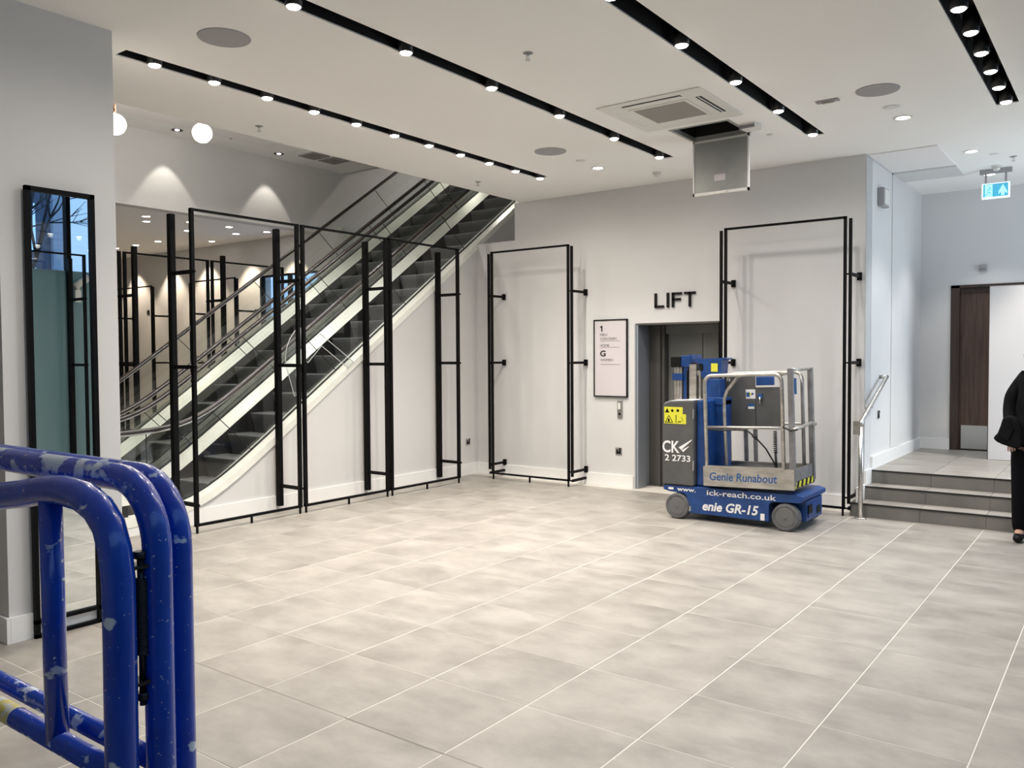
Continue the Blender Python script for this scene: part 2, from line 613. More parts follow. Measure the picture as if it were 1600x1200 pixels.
for nm, a, b, c, d in slots:
    t = thing('ceiling_slot', {'left': 'black recessed lighting slot nearest the escalators with eleven spotlights', 'second': 'black recessed lighting slot second from the escalators ending beside the access hatch', 'third': 'black recessed lighting slot third from the escalators passing beside the air conditioning unit', 'right': 'black recessed lighting slot furthest right with close set spotlights'}[nm], 'lighting slot', ((a+b)/2, (c+d)/2, CZ), 'recessed lighting slots')
    cx = MB()
    cx.box(a-.01, b+.01, c-.01, d+.01, CZ+.14, CZ+.15)
    cx.box(a+.0005, a+.004, c, d, CZ+.009, CZ+.145).box(b-.004, b-.0005, c, d, CZ+.009, CZ+.145)
    cx.box(a, b, c+.0005, c+.004, CZ+.009, CZ+.145).box(a, b, d-.004, d-.0005, CZ+.009, CZ+.145)
    obj('channel', cx, M['slot'], t)

# spotlights in the slots
def make_spot():
    t = thing('track_spotlight', '', 'spotlight', (0, 0, 0))
    obj('housing', MB().lathe([(.0, .14), (.05, .14), (.05, -.018), (.043, -.020), (.041, .0), (0, .0)], (0, 0, 0), 20), M['lamp_body'], t)
    obj('lens', MB().lathe([(0, -.036), (.018, -.0345), (.033, -.029), (.0425, -.0205), (.043, -.012), (0, -.012)], (0, 0, 0), 20), M['lamp'], t)
    return t


ordn = ['first', 'second', 'third', 'fourth', 'fifth', 'sixth', 'seventh', 'eighth', 'ninth', 'tenth', 'eleventh', 'twelfth', 'thirteenth', 'fourteenth']
for q in ((-8.2, 11.5), (-9.6, 11.5), (-8.9, 13.2)):
    spot((q[0], q[1], 6.45), 60, WARM, None, 120, .6)  # unseen lamps without fittings, added to lighten the upper floor
proto = None
rows = [(-5.569, [3.307+.4775*k for k in range(11)], 'slot nearest the escalators', 'spotlights in the left slot', WARM, 1.45),
        (-4.0, [8.0-.948*k for k in range(7)], 'second slot from the escalators', 'spotlights in the second slot', WARM, 1.25),
        (-2.449, [8.07-.948*k for k in range(7)], 'third slot from the escalators', 'spotlights in the third slot', COOL, 1.25),
        (-.871, [8.015-.4638*k for k in range(13)], 'rightmost slot', 'spotlights in the right slot', COOL, .55)]
for x, ys, nm, grp, col, k in rows:
    ys = sorted(ys)
    vis = []
    for y in ys:
        d = Vector((x, y, CZ))-Vector((0, 0, H))
        z = d.dot(fw)
        u, v = 800+1309*d.dot(rt)/z, 600-1309*d.dot(up)/z
        if z > .2 and -5 < u < 1605 and v > -12: vis.append(y)
    far = vis[::-1]
    for y in ys:
        if y in vis:
            n = far.index(y)
            lab = ('lit spotlight at the far end of the '+nm) if n == 0 else (ordn[n]+' lit spotlight counted from the far end of the '+nm)
            if proto is None:
                proto = make_spot()
                t = proto
                t.location = (x, y, CZ)
                t['label'], t['group'] = lab, grp
            else:
                t = copy_tree(proto)
                t.location = (x, y, CZ)
                t['label'], t['group'] = lab, grp
        spot((x, y, CZ-.046), TRACK_W*k, col, None, 95, .7)
        spot((x, y, CZ-.05), TRACK_W*k*.60, col, None, 172, .9)

# fill lamp added outside the street glazing to brighten stair wall and hall
l = bpy.data.lights.new('daylight_fill', 'AREA'); l.shape = 'RECTANGLE'; l.size = 2.0; l.size_y = 1.8; l.energy = 95; l.color = (.84, .89, 1)
o = bpy.data.objects.new('daylight_fill', l); COL.objects.link(o); o.location = (1.75, 10.0, 1.6); o.rotation_euler = (0, PI/2, 0)
# recessed downlights
ordl = ordn
def make_down(black=False):
    t = thing('recessed_downlight', '', 'downlight')
    obj('bezel', MB().lathe([(.075, .0), (.078, -.006), (.062, -.007), (.056, .004), (.075, .004)], (0, 0, 0), 24), M['lamp_body'] if black else M['white_plastic'], t)
    obj('lens', MB().lathe([(0, -.012), (.03 if not black else .02, -.010), (.050 if not black else .03, -.005), (.05 if not black else .03, .001), (0, .001)], (0, 0, 0), 20), M['lamp'], t)
    return t


dl = make_down()
first = True
for x, y, lab in ((-4.80, 8.10, 'white recessed downlight near the back wall left of the hanging hatch door'), (-1.66, 8.05, 'white recessed downlight below the round speaker grille right of the third slot'),
                  (-1.37, 9.82, 'white recessed downlight over the steps beside the small ceiling sounder'), (-1.37, 11.2, 'white recessed downlight directly above the green exit sign')):
    if first:
        t = dl; t.location = (x, y, CZ); t['label'] = lab; t['group'] = 'ceiling downlights'; first = False
    else:
        t = dup(dl, (x, y, CZ), lab, 'ceiling downlights')
    spot((x, y, CZ-.03), DOWN_W, COOL, None, 90, .5)
spot((-.2, 10.6, CZ-.03), DOWN_W*4.6, WARM, None, 90, .5)  # unseen spot without a fitting, added to brighten the stair hall
spot((-.2, 9.2, CZ-.03), DOWN_W*1.2, COOL, None, 90, .5)
fd = [(-11.276, 6.046), (-11.404, 6.74), (-11.823, 6.986), (-11.364, 7.429), (-11.328, 8.092), (-11.88, 8.608), (-11.306, 8.797), (-12.991, 8.891), (-14.095, 8.758), (-13.726, 8.296), (-14.496, 8.32), (-15.203, 8.32), (-12.191, 7.909)]
def sx(p):
    d = Vector((p[0]-.25, p[1], CZ))-Vector((0, 0, H))
    return d.dot(rt)/d.dot(fw)


for k, (x, y) in enumerate(sorted(fd, key=sx)):
    dup(dl, (x-.25, y, CZ), ordl[k]+' small downlight from the left in the far warm ceiling beyond the escalators', 'downlights in the far room ceiling')
for x, y in ((-11.4, 8.9), (-12.6, 8.9), (-13.9, 8.95), (-15.1, 8.95), (-16.4, 8.95), (-11.6, 6.6), (-13.5, 7.2), (-15.5, 7.2), (-12.2, 4.5), (-14.5, 4.5)):
    spot((x, y, CZ-.03), FAR_W, AMBER, None, 85, .45)
bl = make_down(True)
bl.location = (-10.62, 6.62, 4.8)
tag(bl, 'black rimmed recessed downlight of the escalator well left of the round globe lamp', 'downlight', 'black downlights over the escalators')
dup(bl, (-10.62, 8.33, 4.8), 'black rimmed recessed downlight of the escalator well right of the round globe lamp', 'black downlights over the escalators')
for y in (6.62, 8.33):
    spot((-10.68, y, 4.78), 26, WARM, None, 66, .25, size=.02)

# globe pendants
for q in ((-8.3, 4.9), (-8.3, 6.3), (-8.3, 7.7), (-9.6, 5.6), (-9.6, 7.2)):
    spot((q[0], q[1], 4.76), 85, COOL, None, 125, .8)  # hidden spots without fittings, added to brighten the escalator decking
GL = [(-8.6, 5.675, 4.233, 'white glass globe pendant hanging left of the escalators with a copper arm'), (-8.6, 4.651, 4.112, 'white glass globe pendant half hidden by the grey pier'), (-8.6, 5.085, 4.47, 'highest white glass globe pendant cut off by the ceiling edge')]
g0 = None
for x, y, z, lab in GL:
    if g0 is None:
        g0 = thing('globe_pendant', lab, 'pendant lamp', (x, y, z-.11), 'globe pendants over the escalators')
        obj('globe', MB().lathe([(.11*math.sin(PI*k/12), -.11*math.cos(PI*k/12)) for k in range(13)], (x, y, z), 24), M['globe'], g0)
        obj('arm', MB().tube([(x-.06, y-.05, z-.02), (x-.12, y-.02, z+.06), (x-.10, y, z+.12), (x-.02, y, z+.145)], .006, 8).tube([(x-.01, y, z+.10), (x, y, z+.20)], .012, 8).tube([(x, y, z+.2), (x, y, 4.8)], .003, 6), M['brass'], g0)
    else:
        dup(g0, (x, y, z-.11), lab)
    l = bpy.data.lights.new('globe', 'POINT')
    l.energy = GLOBE_W; l.color = (1, .93, .84); l.shadow_soft_size = .11
    o = bpy.data.objects.new('lamp_light', l); COL.objects.link(o); o.location = (x, y, z-.16)

# ------------------------------------------------------------------ walls
struct('wall_back', MB().slab('y', YB, YB+.24, -19, -2.26, -.1, 6.6,
       [(-4.97, -3.876, -.1, 2.055), (XW, -6.81, 3.24, CZ+.001), (-10.25, XW, 2.5, 7), (XW, XE, CZ, 7), (-10.95, -10.25, CZ, 7), (-12.4, -10.85, 1.0, 3.10)]), M['wall'])
struct('wall_pocket', MB().box(-6.81, -6.6, YB+.24, 15, 2.5, 5).box(XW, -6.81, YB+.24, 15, 3.1, 3.24).box(-11.15, XW, YB+.24, 15, 2.38, 2.499), M['wall'])
# low wall under the near escalator follows the deck line
def deckz(y):
    w_ = .22
    u = (y-4.836)/w_
    sp = math.log1p(math.exp(u))*w_ if u < 30 else (y-4.836)
    return .16+.6975*sp


def railz(y):
    w_ = .2
    u = (y-4.835)/w_
    sp = math.log1p(math.exp(u))*w_ if u < 30 else (y-4.835)
    return .955+.695*sp


def stepz(y):      # line of the step noses
    w_ = .12
    y0 = 5.563-.539/.7085
    u = (y-y0)/w_
    return .005+.7085*(math.log1p(math.exp(u))*w_ if u < 30 else (y-y0))


YS = [3.2, 3.6, 4.0, 4.2, 4.4, 4.55, 4.7, 4.85, 5.0, 5.2, 5.5, 6, 7, 8, 9, YB]
poly = [(3.2, 0)]+[(y, deckz(y)-.02) for y in YS]+[(YB, 0)]
struct('wall_left', MB().prism(poly, 'x', XW-.12, XW), M['wall'])
struct('wall_far_side', MB().prism(poly, 'x', -10.25, -10.12), M['wall'])
struct('wall_pier', MB().box(-5.93, -5.25, 2.138, 2.83, 0, CZ), M['wall'])
struct('wall_right', MB().box(-2.5, -2.26, YB+.235, 12.3, 0, CZ).box(-2.262, -2.26, YB+.0, YB+.24, 0, CZ), M['wall'])
struct('wall_hall_end', MB().slab('y', 12.1, 12.3, -2.26, 1.6, 0, CZ, [(-1.90, -.9, 0, 2.535)]), M['wall'])
struct('wall_front', MB().box(-19, 1.6, -3.4, -3.2, 0, 5), M['wall'])
struct('wall_far_left', MB().box(-19.2, -19, -3.4, 9.5, 0, CZ+.3), M['wall'])
struct('ceiling_5', MB().box(.2, 1.75, -3.2, 12.3, 4.6, 4.8), M['ceil'])
struct('wall_ceiling_upstand', MB().box(.1, .2, -3.2, 12.3, CZ, 4.7), M['wall'])

# skirting boards
def board(name, x0, x1, y0, y1, z=0, h=.155):
    return struct(name, MB().box(x0, x1, y0, y1, z, z+h), M['skirt'])


board('baseboard_left', XW-.001, XW+.022, 3.2, YB)
board('baseboard_back', XW+.022, -4.99, YB-.022, YB+.001)
board('baseboard_back_right', -3.86, -2.26, YB-.022, YB+.001)
board('baseboard_pier', -5.25, -5.228, 2.1385, 2.85, 0, .15)
board('baseboard_pier_side', -5.93, -5.228, 2.116, 2.1375, 0, .15)
board('baseboard_far', -19, -10.26, YB-.022, YB+.001)
for k, (a, b) in enumerate(((8.93, 9.24), (9.24, 9.52))):
    board('baseboard_step_%d' % (k+1), -2.26, -2.238, a+.02, b+.01, .139*(k+1), .155)
board('baseboard_landing', -2.26, -2.238, 9.53, 12.1, .416, .14)
board('baseboard_hall_end', -2.238, -1.90, 12.078, 12.1, .416, .14)

# shopfront on the street side, seen in the mirror
sf = struct('window_1', MB().box(XS, XS+.06, -3.2, 9.6, 0, .12).box(XS, XS+.06, -3.2, 12.3, 4.5, 4.6), M['black'])
for y in (-3.1, -1.3, .45, 2.2, 3.95, 5.74, 7.5, 9.25, 12.2):
    obj('mullion', MB().box(XS-.02, XS+.08, y-.03, y+.03, .1, 4.5), M['black'], sf)
ys = (-3.1, -1.3, .45, 2.2, 3.95, 5.74, 7.5, 9.25)
for a, b in zip(ys, ys[1:]):
    obj('frosted_pane', MB().box(XS+.02, XS+.032, a+.03, b-.03, .12, 2.885), M['frost'], sf)
    obj('clear_pane', MB().box(XS+.02, XS+.032, a+.03, b-.03, 2.885, 4.5), M['glass'], sf)
obj('clear_pane', MB().box(XS+.02, XS+.032, 9.28, 12.17, .5, 4.5), M['glass'], sf)

# window in the far room's back wall
wn = struct('window_2', MB().slab('y', YB+.02, YB+.10, -12.4, -10.85, 1.0, 3.10, [(-12.37, -11.66, 1.04, 3.07), (-11.62, -10.88, 1.04, 3.07)]), M['black'])
obj('pane', MB().box(-12.39, -10.86, YB+.05, YB+.06, 1.08, 3.02), M['glass'], wn)
obj('sill', MB().box(-12.42, -10.83, YB-.05, YB+.02, .95, 1.0), M['skirt'], wn)

# ------------------------------------------------------------------ steps and landing
RZ = (.139, .277, .416)
RY = (8.95, 9.23, 9.51)
XL = (-2.32, -2.262, -2.262)
st = struct('floor_steps', MB().box(XL[0]+.01, 1.45, RY[0]+.012, RY[1]+.05, 0, RZ[0]-.022).box(-2.255, 1.45, RY[1]+.012, RY[2]+.05, 0, RZ[1]-.022).box(-2.255, 1.45, RY[2]+.012, 12.1, 0, RZ[2]-.022), M['grout'])
st.name = 'floor_2'
XT = [-2.26, -1.66, -1.09, -.50, .10, .70, 1.3]
for k in range(3):
    for a, b in zip([XL[k]]+XT[1:], XT[1:]+[1.45]):
        if b <= a: continue
        obj('riser_tile', MB().box(a+.002, b-.002, RY[k], RY[k]+.013, (RZ[k-1] if k else 0), RZ[k]-.014), M['riser'], st)
        if k < 2:
            obj('tread_tile', MB().box(a+.002, b-.002, RY[k]+.012, RY[k+1]+.002, RZ[k]-.022, RZ[k]), M['tile'], st)
    obj('nosing', MB().box(XL[k], 1.45, RY[k]-.006, RY[k]+.012, RZ[k]-.014, RZ[k]+.001), M['nosing'], st)
for a, b in zip(XT, XT[1:]+[1.45]):
    y = RY[2]+.012
    while y < 12.05:
        y2 = min(y+.6, 12.1)
        obj('landing_tile', MB().box(a+.002, b-.002, y+.002, y2-.002, RZ[2]-.022, RZ[2]), M['tile'], st)
        y = y2

# dark door beyond the landing
d1 = struct('door_1', MB().box(-1.90, -1.80, 12.08, 12.2, .416, 2.535).box(-1.90, -.9, 12.08, 12.2, 2.50, 2.535), M['wood_dark'])
obj('leaf', MB().box(-1.80, -.9, 12.14, 12.19, .416, 2.47), M['wood'], d1)
obj('backing', MB().box(-2.0, -.8, 12.30, 12.34, 0, 2.7), M['dark'], d1)  # dark sheet added behind the door to stop sky light leaking in
obj('head_panel', MB().box(-1.80, -.9, 12.12, 12.14, 2.44, 2.50), M['wood_dark'], d1)
obj('kickplate', MB().box(-1.775, -.93, 12.130, 12.141, .435, .735), M['kick'], d1)

wb = thing('hoarding_board', 'tall white board standing on the landing in front of the dark wooden door', 'board', (-.6, 11.2, .416))
obj('sheet', MB().box(-1.354, .1, 11.18, 11.21, .42, 2.442), M['board'], wb)
obj('edge_strip', MB().box(-1.36, -1.352, 11.176, 11.214, .42, 2.446).box(-1.36, .1, 11.176, 11.214, 2.442, 2.452), M['wood_dark'], wb)

# lift
lf = struct('door_2', MB().box(-4.97, -4.93, YB+.01, 9.50, 0, 2.05), M['lift_reveal'])
obj('reveal_lining', MB().box(-4.972, -4.955, YB, 9.70, 0, 2.055), M['lift_reveal'], lf)
obj('reveal_head', MB().box(-4.97, -3.876, YB+.005, 9.75, 2.035, 2.058), M['lift_jamb'], lf)
obj('jamb', MB().box(-4.955, -4.80, 9.62, 9.70, 0, 2.05).box(-4.80, -4.76, 9.66, 9.76, 0, 2.05), M['lift_jamb'], lf)
obj('lintel', MB().box(-4.80, -3.86, 9.70, 9.76, 1.93, 2.05), M['lift'], lf)
obj('door_leaf', MB().box(-4.755, -4.292, 9.76, 9.79, 0, 1.93), M['lift'], lf)
obj('door_leaf', MB().box(-4.284, -3.82, 9.76, 9.79, 0, 1.93), M['lift'], lf)
obj('backing', MB().box(-5.0, -3.8, 9.80, 9.83, 0, 2.1), M['dark'], lf)
obj('side_lining', MB().box(-3.876, -3.86, YB, 9.80, 0, 2.055), M['lift_reveal'], lf)
obj('threshold', MB().box(-4.97, -3.86, YB+.3, 9.80, -.01, .006), M['steel'], lf)

# ------------------------------------------------------------------ lettering and sign
ls = thing('lift_sign', 'black raised letters reading LIFT on the wall above the lift opening', 'sign', (-4.42, YB, 2.239))
T = .028
y0_, y1_ = YB-.024, YB-.001
def let(n, *boxes):
    b = MB()
    for q in boxes: b.box(q[0], q[1], y0_, y1_, q[2], q[3])
    obj('letter', b, M['ink'], ls)
zt, zb = 2.412, 2.236
let('L', (-4.692, -4.692+T, zb, zt), (-4.692, -4.570, zb, zb+T))
let('I', (-4.530, -4.530+T, zb, zt))
let('F', (-4.463, -4.463+T, zb, zt), (-4.463, -4.335, zt-T, zt), (-4.463, -4.350, 2.315, 2.315+T))
let('T', (-4.302, -4.160, zt-T, zt), (-4.245, -4.245+T, zb, zt))

ds = thing('directory_sign', 'tall framed store directory sign left of the lift opening', 'sign', (-5.307, YB, 1.136))
sx0, sx1, sz0, sz1 = -5.55, -5.065, 1.136, 2.117
obj('panel', MB().box(sx0+.01, sx1-.01, YB-.02, YB, sz0+.01, sz1-.01), M['sign'], ds)
fr = MB()
for q in ((sx0, sx0+.015, sz0, sz1), (sx1-.015, sx1, sz0, sz1), (sx0, sx1, sz0, sz0+.015), (sx0, sx1, sz1-.015, sz1)):
    fr.box(q[0], q[1], YB-.028, YB, q[2], q[3])
obj('frame', fr, M['ink'], ds)
ty = YB-.021
obj('lettering', MB().prism([(-5.437, 1.965), (-5.421, 1.965), (-5.421, 2.04), (-5.434, 2.04), (-5.455, 2.024), (-5.455, 2.008), (-5.437, 2.02)], 'y', ty-.002, ty), M['ink'], ds)
text('MEN', -5.455, -5.355, 1.91, 1.94, ty, M['ink_grey'], 'lettering', ds)
text('CHILDREN', -5.455, -5.22, 1.86, 1.89, ty, M['ink_grey'], 'lettering', ds)
text('HOME', -5.455, -5.325, 1.775, 1.805, ty, M['ink_grey'], 'lettering', ds)
text('G', -5.455, -5.375, 1.65, 1.725, ty, M['ink'], 'lettering', ds, .02)
text('WOMEN', -5.455, -5.27, 1.59, 1.62, ty, M['ink_grey'], 'lettering', ds)
rl = MB()
for z in (1.845, 1.765, 1.55): rl.box(-5.45, -5.17, ty-.001, ty, z-.002, z+.002)
obj('rule', rl, M['ink_grey'], ds)

cp = thing('lift_call_panel', 'slim steel lift call panel below the directory sign', 'call panel', (-5.178, YB, .88))
obj('plate', MB().box(-5.213, -5.143, YB-.018, YB, .875, 1.10, .006), M['steel'], cp)
obj('display', MB().box(-5.200, -5.165, YB-.021, YB-.017, .985, 1.065), M['white_plastic'], cp)
obj('button', MB().lathe([(.014, -.006), (.014, 0)], (-5.178, YB-.017, .925), 16, 'y'), M['ink'], cp)
obj('speaker_slot', MB().box(-5.205, -5.15, YB-.020, YB-.017, 1.072, 1.092), M['ink_grey'], cp)


def socket(name, lab, c, axis):
    t = thing(name, lab, 'socket', c, 'wall sockets')
    x, y, z = c
    def bx(u0, u1, d0, d1, z0, z1, m, nm):
        b = MB()
        if axis == 'y': b.box(x+u0, x+u1, y-d1, y-d0, z+z0, z+z1)
        else: b.box(x+d0, x+d1, y+u0, y+u1, z+z0, z+z1)
        obj(nm, b, m, t)
    bx(-.045, .045, 0, .008, -.045, .045, M['steel'], 'plate')
    bx(-.032, .032, .008, .0095, -.034, .02, M['ink'], 'insert')
    bx(-.006, .006, .0095, .011, -.002, .014, M['steel'], 'pin_slot')
    bx(.012, .03, .008, .014, .022, .04, M['ink'], 'rocker_switch')
    return t


socket('wall_socket', 'metal socket on the back wall below the lift call panel', (-5.199, YB, .453), 'y')
socket('wall_socket', 'metal socket on the low wall just right of the last rail frame', (XW, 9.054, .464), 'x')
socket('wall_socket', 'metal socket on the low wall seen through the last rail frame', (XW, 8.43, .454), 'x')
socket('wall_socket', 'metal socket on the stair wall behind the handrail', (-2.26, 9.85, .99), 'x')
s_ = socket('wall_socket', 'small dark switch plate on the far warm wall beyond the escalators', (-16.013, YB, 2.59), 'y')
pb = thing('wall_box', 'small grey box mounted high on the stair wall', 'alarm box', (-2.26, 9.87, 3.29))
obj('case', MB().box(-2.26, -2.19, 9.74, 9.98, 3.27, 3.47, .01), M['grey_plastic'], pb)
obj('face', MB().box(-2.192, -2.184, 9.76, 9.96, 3.29, 3.45), M['white_plastic'], pb)
sn = thing('door_sensor', 'small grey sensor on the wall above the dark wooden door', 'sensor', (-1.54, 12.1, 2.71))
obj('case', MB().box(-1.585, -1.495, 12.06, 12.1, 2.70, 2.78, .01), M['grey_plastic'], sn)
obj('window', MB().box(-1.575, -1.505, 12.056, 12.061, 2.715, 2.735), M['ink_grey'], sn)

# exit sign
ex = thing('exit_sign', 'lit green exit sign with running figure and upward arrow', 'exit sign', (-1.27, 10.9, CZ))
X0, X1, Z0, Z1, YE = -1.413, -1.135, 3.408, 3.583, 10.9
obj('bracket', MB().box(X0-.02, X1+.02, YE-.02, YE+.04, CZ-.05, CZ).box(X0+.03, X0+.05, YE, YE+.01, Z1, CZ-.04).box(X1-.05, X1-.03, YE, YE+.01, Z1, CZ-.04), M['grey_plastic'], ex)
obj('light_edge', MB().box(X0, X1, YE, YE+.02, Z0, Z1), M['sign_edge'], ex)
obj('green_field', MB().box(X0+.016, X1-.016, YE-.004, YE, Z0+.02, Z1-.012), M['green'], ex)
obj('figure_field', MB().box(X0+.034, X0+.108, YE-.007, YE-.004, Z0+.02, Z1-.018), M['green_l'], ex)
fx, fz = X0+.07, Z0+.083
obj('running_figure', MB().lathe([(.009, -.0015), (.009, 0)], (fx+.012, YE-.0075, fz+.04), 12, 'y')
    .bar((fx+.006, YE-.0085, fz+.028), (fx-.006, YE-.0085, fz-.005), .002, .018).bar((fx-.004, YE-.0085, fz-.004), (fx+.018, YE-.0085, fz-.022), .002, .009)
    .bar((fx+.018, YE-.0085, fz-.022), (fx+.024, YE-.0085, fz-.05), .002, .008).bar((fx-.006, YE-.0085, fz-.004), (fx-.010, YE-.0085, fz-.032), .002, .009)
    .bar((fx-.010, YE-.0085, fz-.032), (fx-.034, YE-.0085, fz-.034), .002, .008).bar((fx+.006, YE-.0085, fz+.024), (fx+.028, YE-.0085, fz+.01), .002, .006)
    .bar((fx, YE-.0085, fz+.024), (fx-.022, YE-.0085, fz+.012), .002, .006), M['green'], ex)
ax = X1-.068
obj('arrow', MB().prism([(ax, Z1-.025), (ax+.042, Z0+.072), (ax+.042, Z0+.045), (ax+.016, Z0+.068), (ax+.016, Z0+.03), (ax-.016, Z0+.03), (ax-.016, Z0+.068), (ax-.042, Z0+.045), (ax-.042, Z0+.072)], 'y', YE-.007, YE-.004), M['green_l'], ex)
l = bpy.data.lights.new('exit', 'AREA'); l.shape = 'RECTANGLE'; l.size = .27; l.size_y = .16; l.energy = .5; l.color = (.45, .75, 1)
o = bpy.data.objects.new('sign_light', l); COL.objects.link(o); o.location = (-1.27, 10.89, 3.49); o.rotation_euler = (PI/2, 0, 0)

# ------------------------------------------------------------------ ceiling fittings
def speaker(lab, x, y, r):
    t = thing('ceiling_speaker', lab, 'speaker', (x, y, CZ), 'round ceiling speakers')
    obj('grille', MB().lathe([(0, -.006), (r*.95, -.006), (r*.96, 0), (0, 0)], (x, y, CZ), 40), M['grey_plastic'], t)
    obj('rim', MB().lathe([(r*.95, -.0065), (r, -.006), (r+.003, 0), (r*.95, 0)], (x, y, CZ), 40), M['grey_plastic'], t)


speaker('round grey ceiling speaker grille between the two leftmost lighting slots, nearest the grey pier', -4.781, 3.328, .165)
speaker('round grey ceiling speaker grille between the two leftmost slots near the back wall', -4.798, 7.151, .160)
speaker('round grey ceiling speaker grille between the third and the rightmost slot', -1.651, 7.093, .160)


def sprinkler(lab, x, y, z=CZ):
    t = thing('sprinkler_head', lab, 'sprinkler', (x, y, z), 'sprinkler heads')
    obj('escutcheon', MB().lathe([(0, -.004), (.032, -.004), (.036, 0), (0, 0)], (x, y, z), 16), M['grey_plastic'], t)
    obj('frame', MB().tube([(x, y, z), (x, y, z-.02)], .010, 8).bar((x-.014, y, z-.018), (x-.004, y, z-.045), .005).bar((x+.014, y, z-.018), (x+.004, y, z-.045), .005), M['steel'], t)
    obj('deflector', MB().lathe([(0, -.045), (.02, -.046), (.02, -.049), (0, -.05)], (x, y, z), 12), M['steel'], t)


sprinkler('small steel sprinkler head between the second and third lighting slots', -3.375, 4.76)
sprinkler('small steel sprinkler head left of the leftmost slot, nearer the grey pier', -6.348, 4.767)
sprinkler('small steel sprinkler head above the top of the escalators', -6.311, 7.857)
sprinkler('small steel sprinkler head over the steps beside the exit sign', -1.05, 10.35)
sprinkler('small sprinkler head in the escalator well between the two black downlights', -10.3, 7.25, 4.8)


def disc(name, lab, cat, x, y, r, h, m=None, grp=None):
    t = thing(name, lab, cat, (x, y, CZ), grp)
    obj('base', MB().lathe([(0, -h*.35), (r, -h*.35), (r, 0), (0, 0)], (x, y, CZ), 24), m or M['white_plastic'], t)
    obj('cap', MB().lathe([(0, -h), (r*.6, -h), (r*.75, -h*.35), (0, -h*.35)], (x, y, CZ), 24), m or M['white_plastic'], t)


disc('smoke_detector', 'white smoke detector on the ceiling near the lift sign', 'detector', -4.386, 8.703, .05, .05)
disc('smoke_detector', 'small pale smoke detector on the ceiling over the steps', 'detector', -1.25, 10.75, .05, .05)
disc('blank_plate', 'flat round white ceiling plate right of the air conditioning unit', 'ceiling plate', -1.673, 7.645, .075, .006)
disc('blank_plate', 'flat round white ceiling plate beside the rearmost left speaker', 'ceiling plate', -4.772, 7.689, .055, .006)
disc('blank_plate', 'tiny round white ceiling plate right of the hanging hatch door', 'ceiling plate', -2.792, 7.887, .035, .008)
disc('blank_plate', 'flat round ceiling plate over the steps beside a downlight', 'ceiling plate', -1.2, 10.1, .05, .006)
em = thing('emergency_light', 'oblong grey emergency light on the ceiling between the third and rightmost slots', 'emergency light', (-2.047, 7.133, CZ))
obj('case', MB().box(-2.047-.09, -2.047+.09, 7.133-.035, 7.133+.035, CZ-.012, CZ, .01), M['grey_plastic'], em)
obj('lens', MB().box(-2.047-.045, -2.047+.045, 7.133-.018, 7.133+.018, CZ-.02, CZ-.012), M['acgrille'], em)
al = thing('wireless_receiver', 'white box with raised rim on the ceiling beside the open hatch', 'receiver', (-2.83, 7.46, CZ))
obj('case', MB().prism([(-2.89, 7.37), (-2.75, 7.37), (-2.72, 7.45), (-2.75, 7.55), (-2.89, 7.55), (-2.90, 7.45)], 'z', CZ-.035, CZ), M['white_plastic'], al)
obj('rim', MB().bar((-2.90, 7.45, CZ-.03), (-2.89, 7.37, CZ-.03), .008, .03).bar((-2.89, 7.37, CZ-.03), (-2.75, 7.37, CZ-.03), .008, .03), M['ink_grey'], al)
for k, (y, xx) in enumerate(((8.75, -10.3), (9.15, -10.3))):
    t = thing('air_grille', ('pale' if k else 'darker')+' square vent in the high ceiling over the escalators', 'vent', (xx, y, 4.8))
    obj('frame', MB().slab('z', 4.786, 4.8, xx-.18, xx+.18, y-.17, y+.17, [(xx-.15, xx+.15, y-.14, y+.14)]), M['grey_plastic'], t)
    sl = MB()
    for q in range(6): sl.box(xx-.15, xx+.15, y-.13+.05*q, y-.105+.05*q, 4.788, 4.797)
    obj('louvre', sl, M['acgrille'], t)

# ceiling cassette
ac = thing('air_conditioner', 'square white ceiling air conditioning cassette with grey centre grille', 'air conditioner', (-3.2, 6.61, CZ))
ax0, ax1, ay0, ay1 = -3.665, -2.735, 6.148, 7.075
z_ = CZ
dx_ = .13
sl4 = [(ax0+.2, ax1-.2, ay0+.075, ay0+.125), (ax0+.2, ax1-.2, ay1-.125, ay1-.075), (ax0+.075, ax0+.125, ay0+.2, ay1-.2), (ax1-.125, ax1-.075, ay0+.2, ay1-.2)]
obj('fascia', MB().slab('z', z_-.012, z_-.001, ax0, ax1, ay0, ay1, sl4+[(ax0+.20, ax1-.20, ay0+.20, ay1-.20)]), M['white_plastic'], ac, bevel=.004)
for (a, b, c, d), tl in zip(sl4, (0, 1, 2, 3)):
    v = MB()
    if tl in (0, 1):
        v.box(a, b, c, d, z_-.010, z_-.002)
        obj('outlet', v, M['slot'] if tl == 0 else M['white_plastic'], ac)
        if tl == 1: continue
        obj('vane', MB().box(a+.01, b-.01, c+.026, c+.046, z_-.014, z_-.009), M['white_plastic'], ac)
    else:
        v.box(a, b, c, d, z_-.010, z_-.002)
        obj('outlet', v, M['slot'] if tl == 3 else M['white_plastic'], ac)
        if tl == 3: obj('vane', MB().box(a+.020, a+.030, c+.01, d-.01, z_-.014, z_-.009), M['white_plastic'], ac)
obj('intake_grille', MB().box(ax0+.215, ax1-.215, ay0+.215, ay1-.215, z_-.013, z_-.006), M['acgrille'], ac)
obj('grille_frame', MB().slab('z', z_-.016, z_-.005, ax0+.2, ax1-.2, ay0+.2, ay1-.2, [(ax0+.23, ax1-.23, ay0+.23, ay1-.23)]), M['white_plastic'], ac)

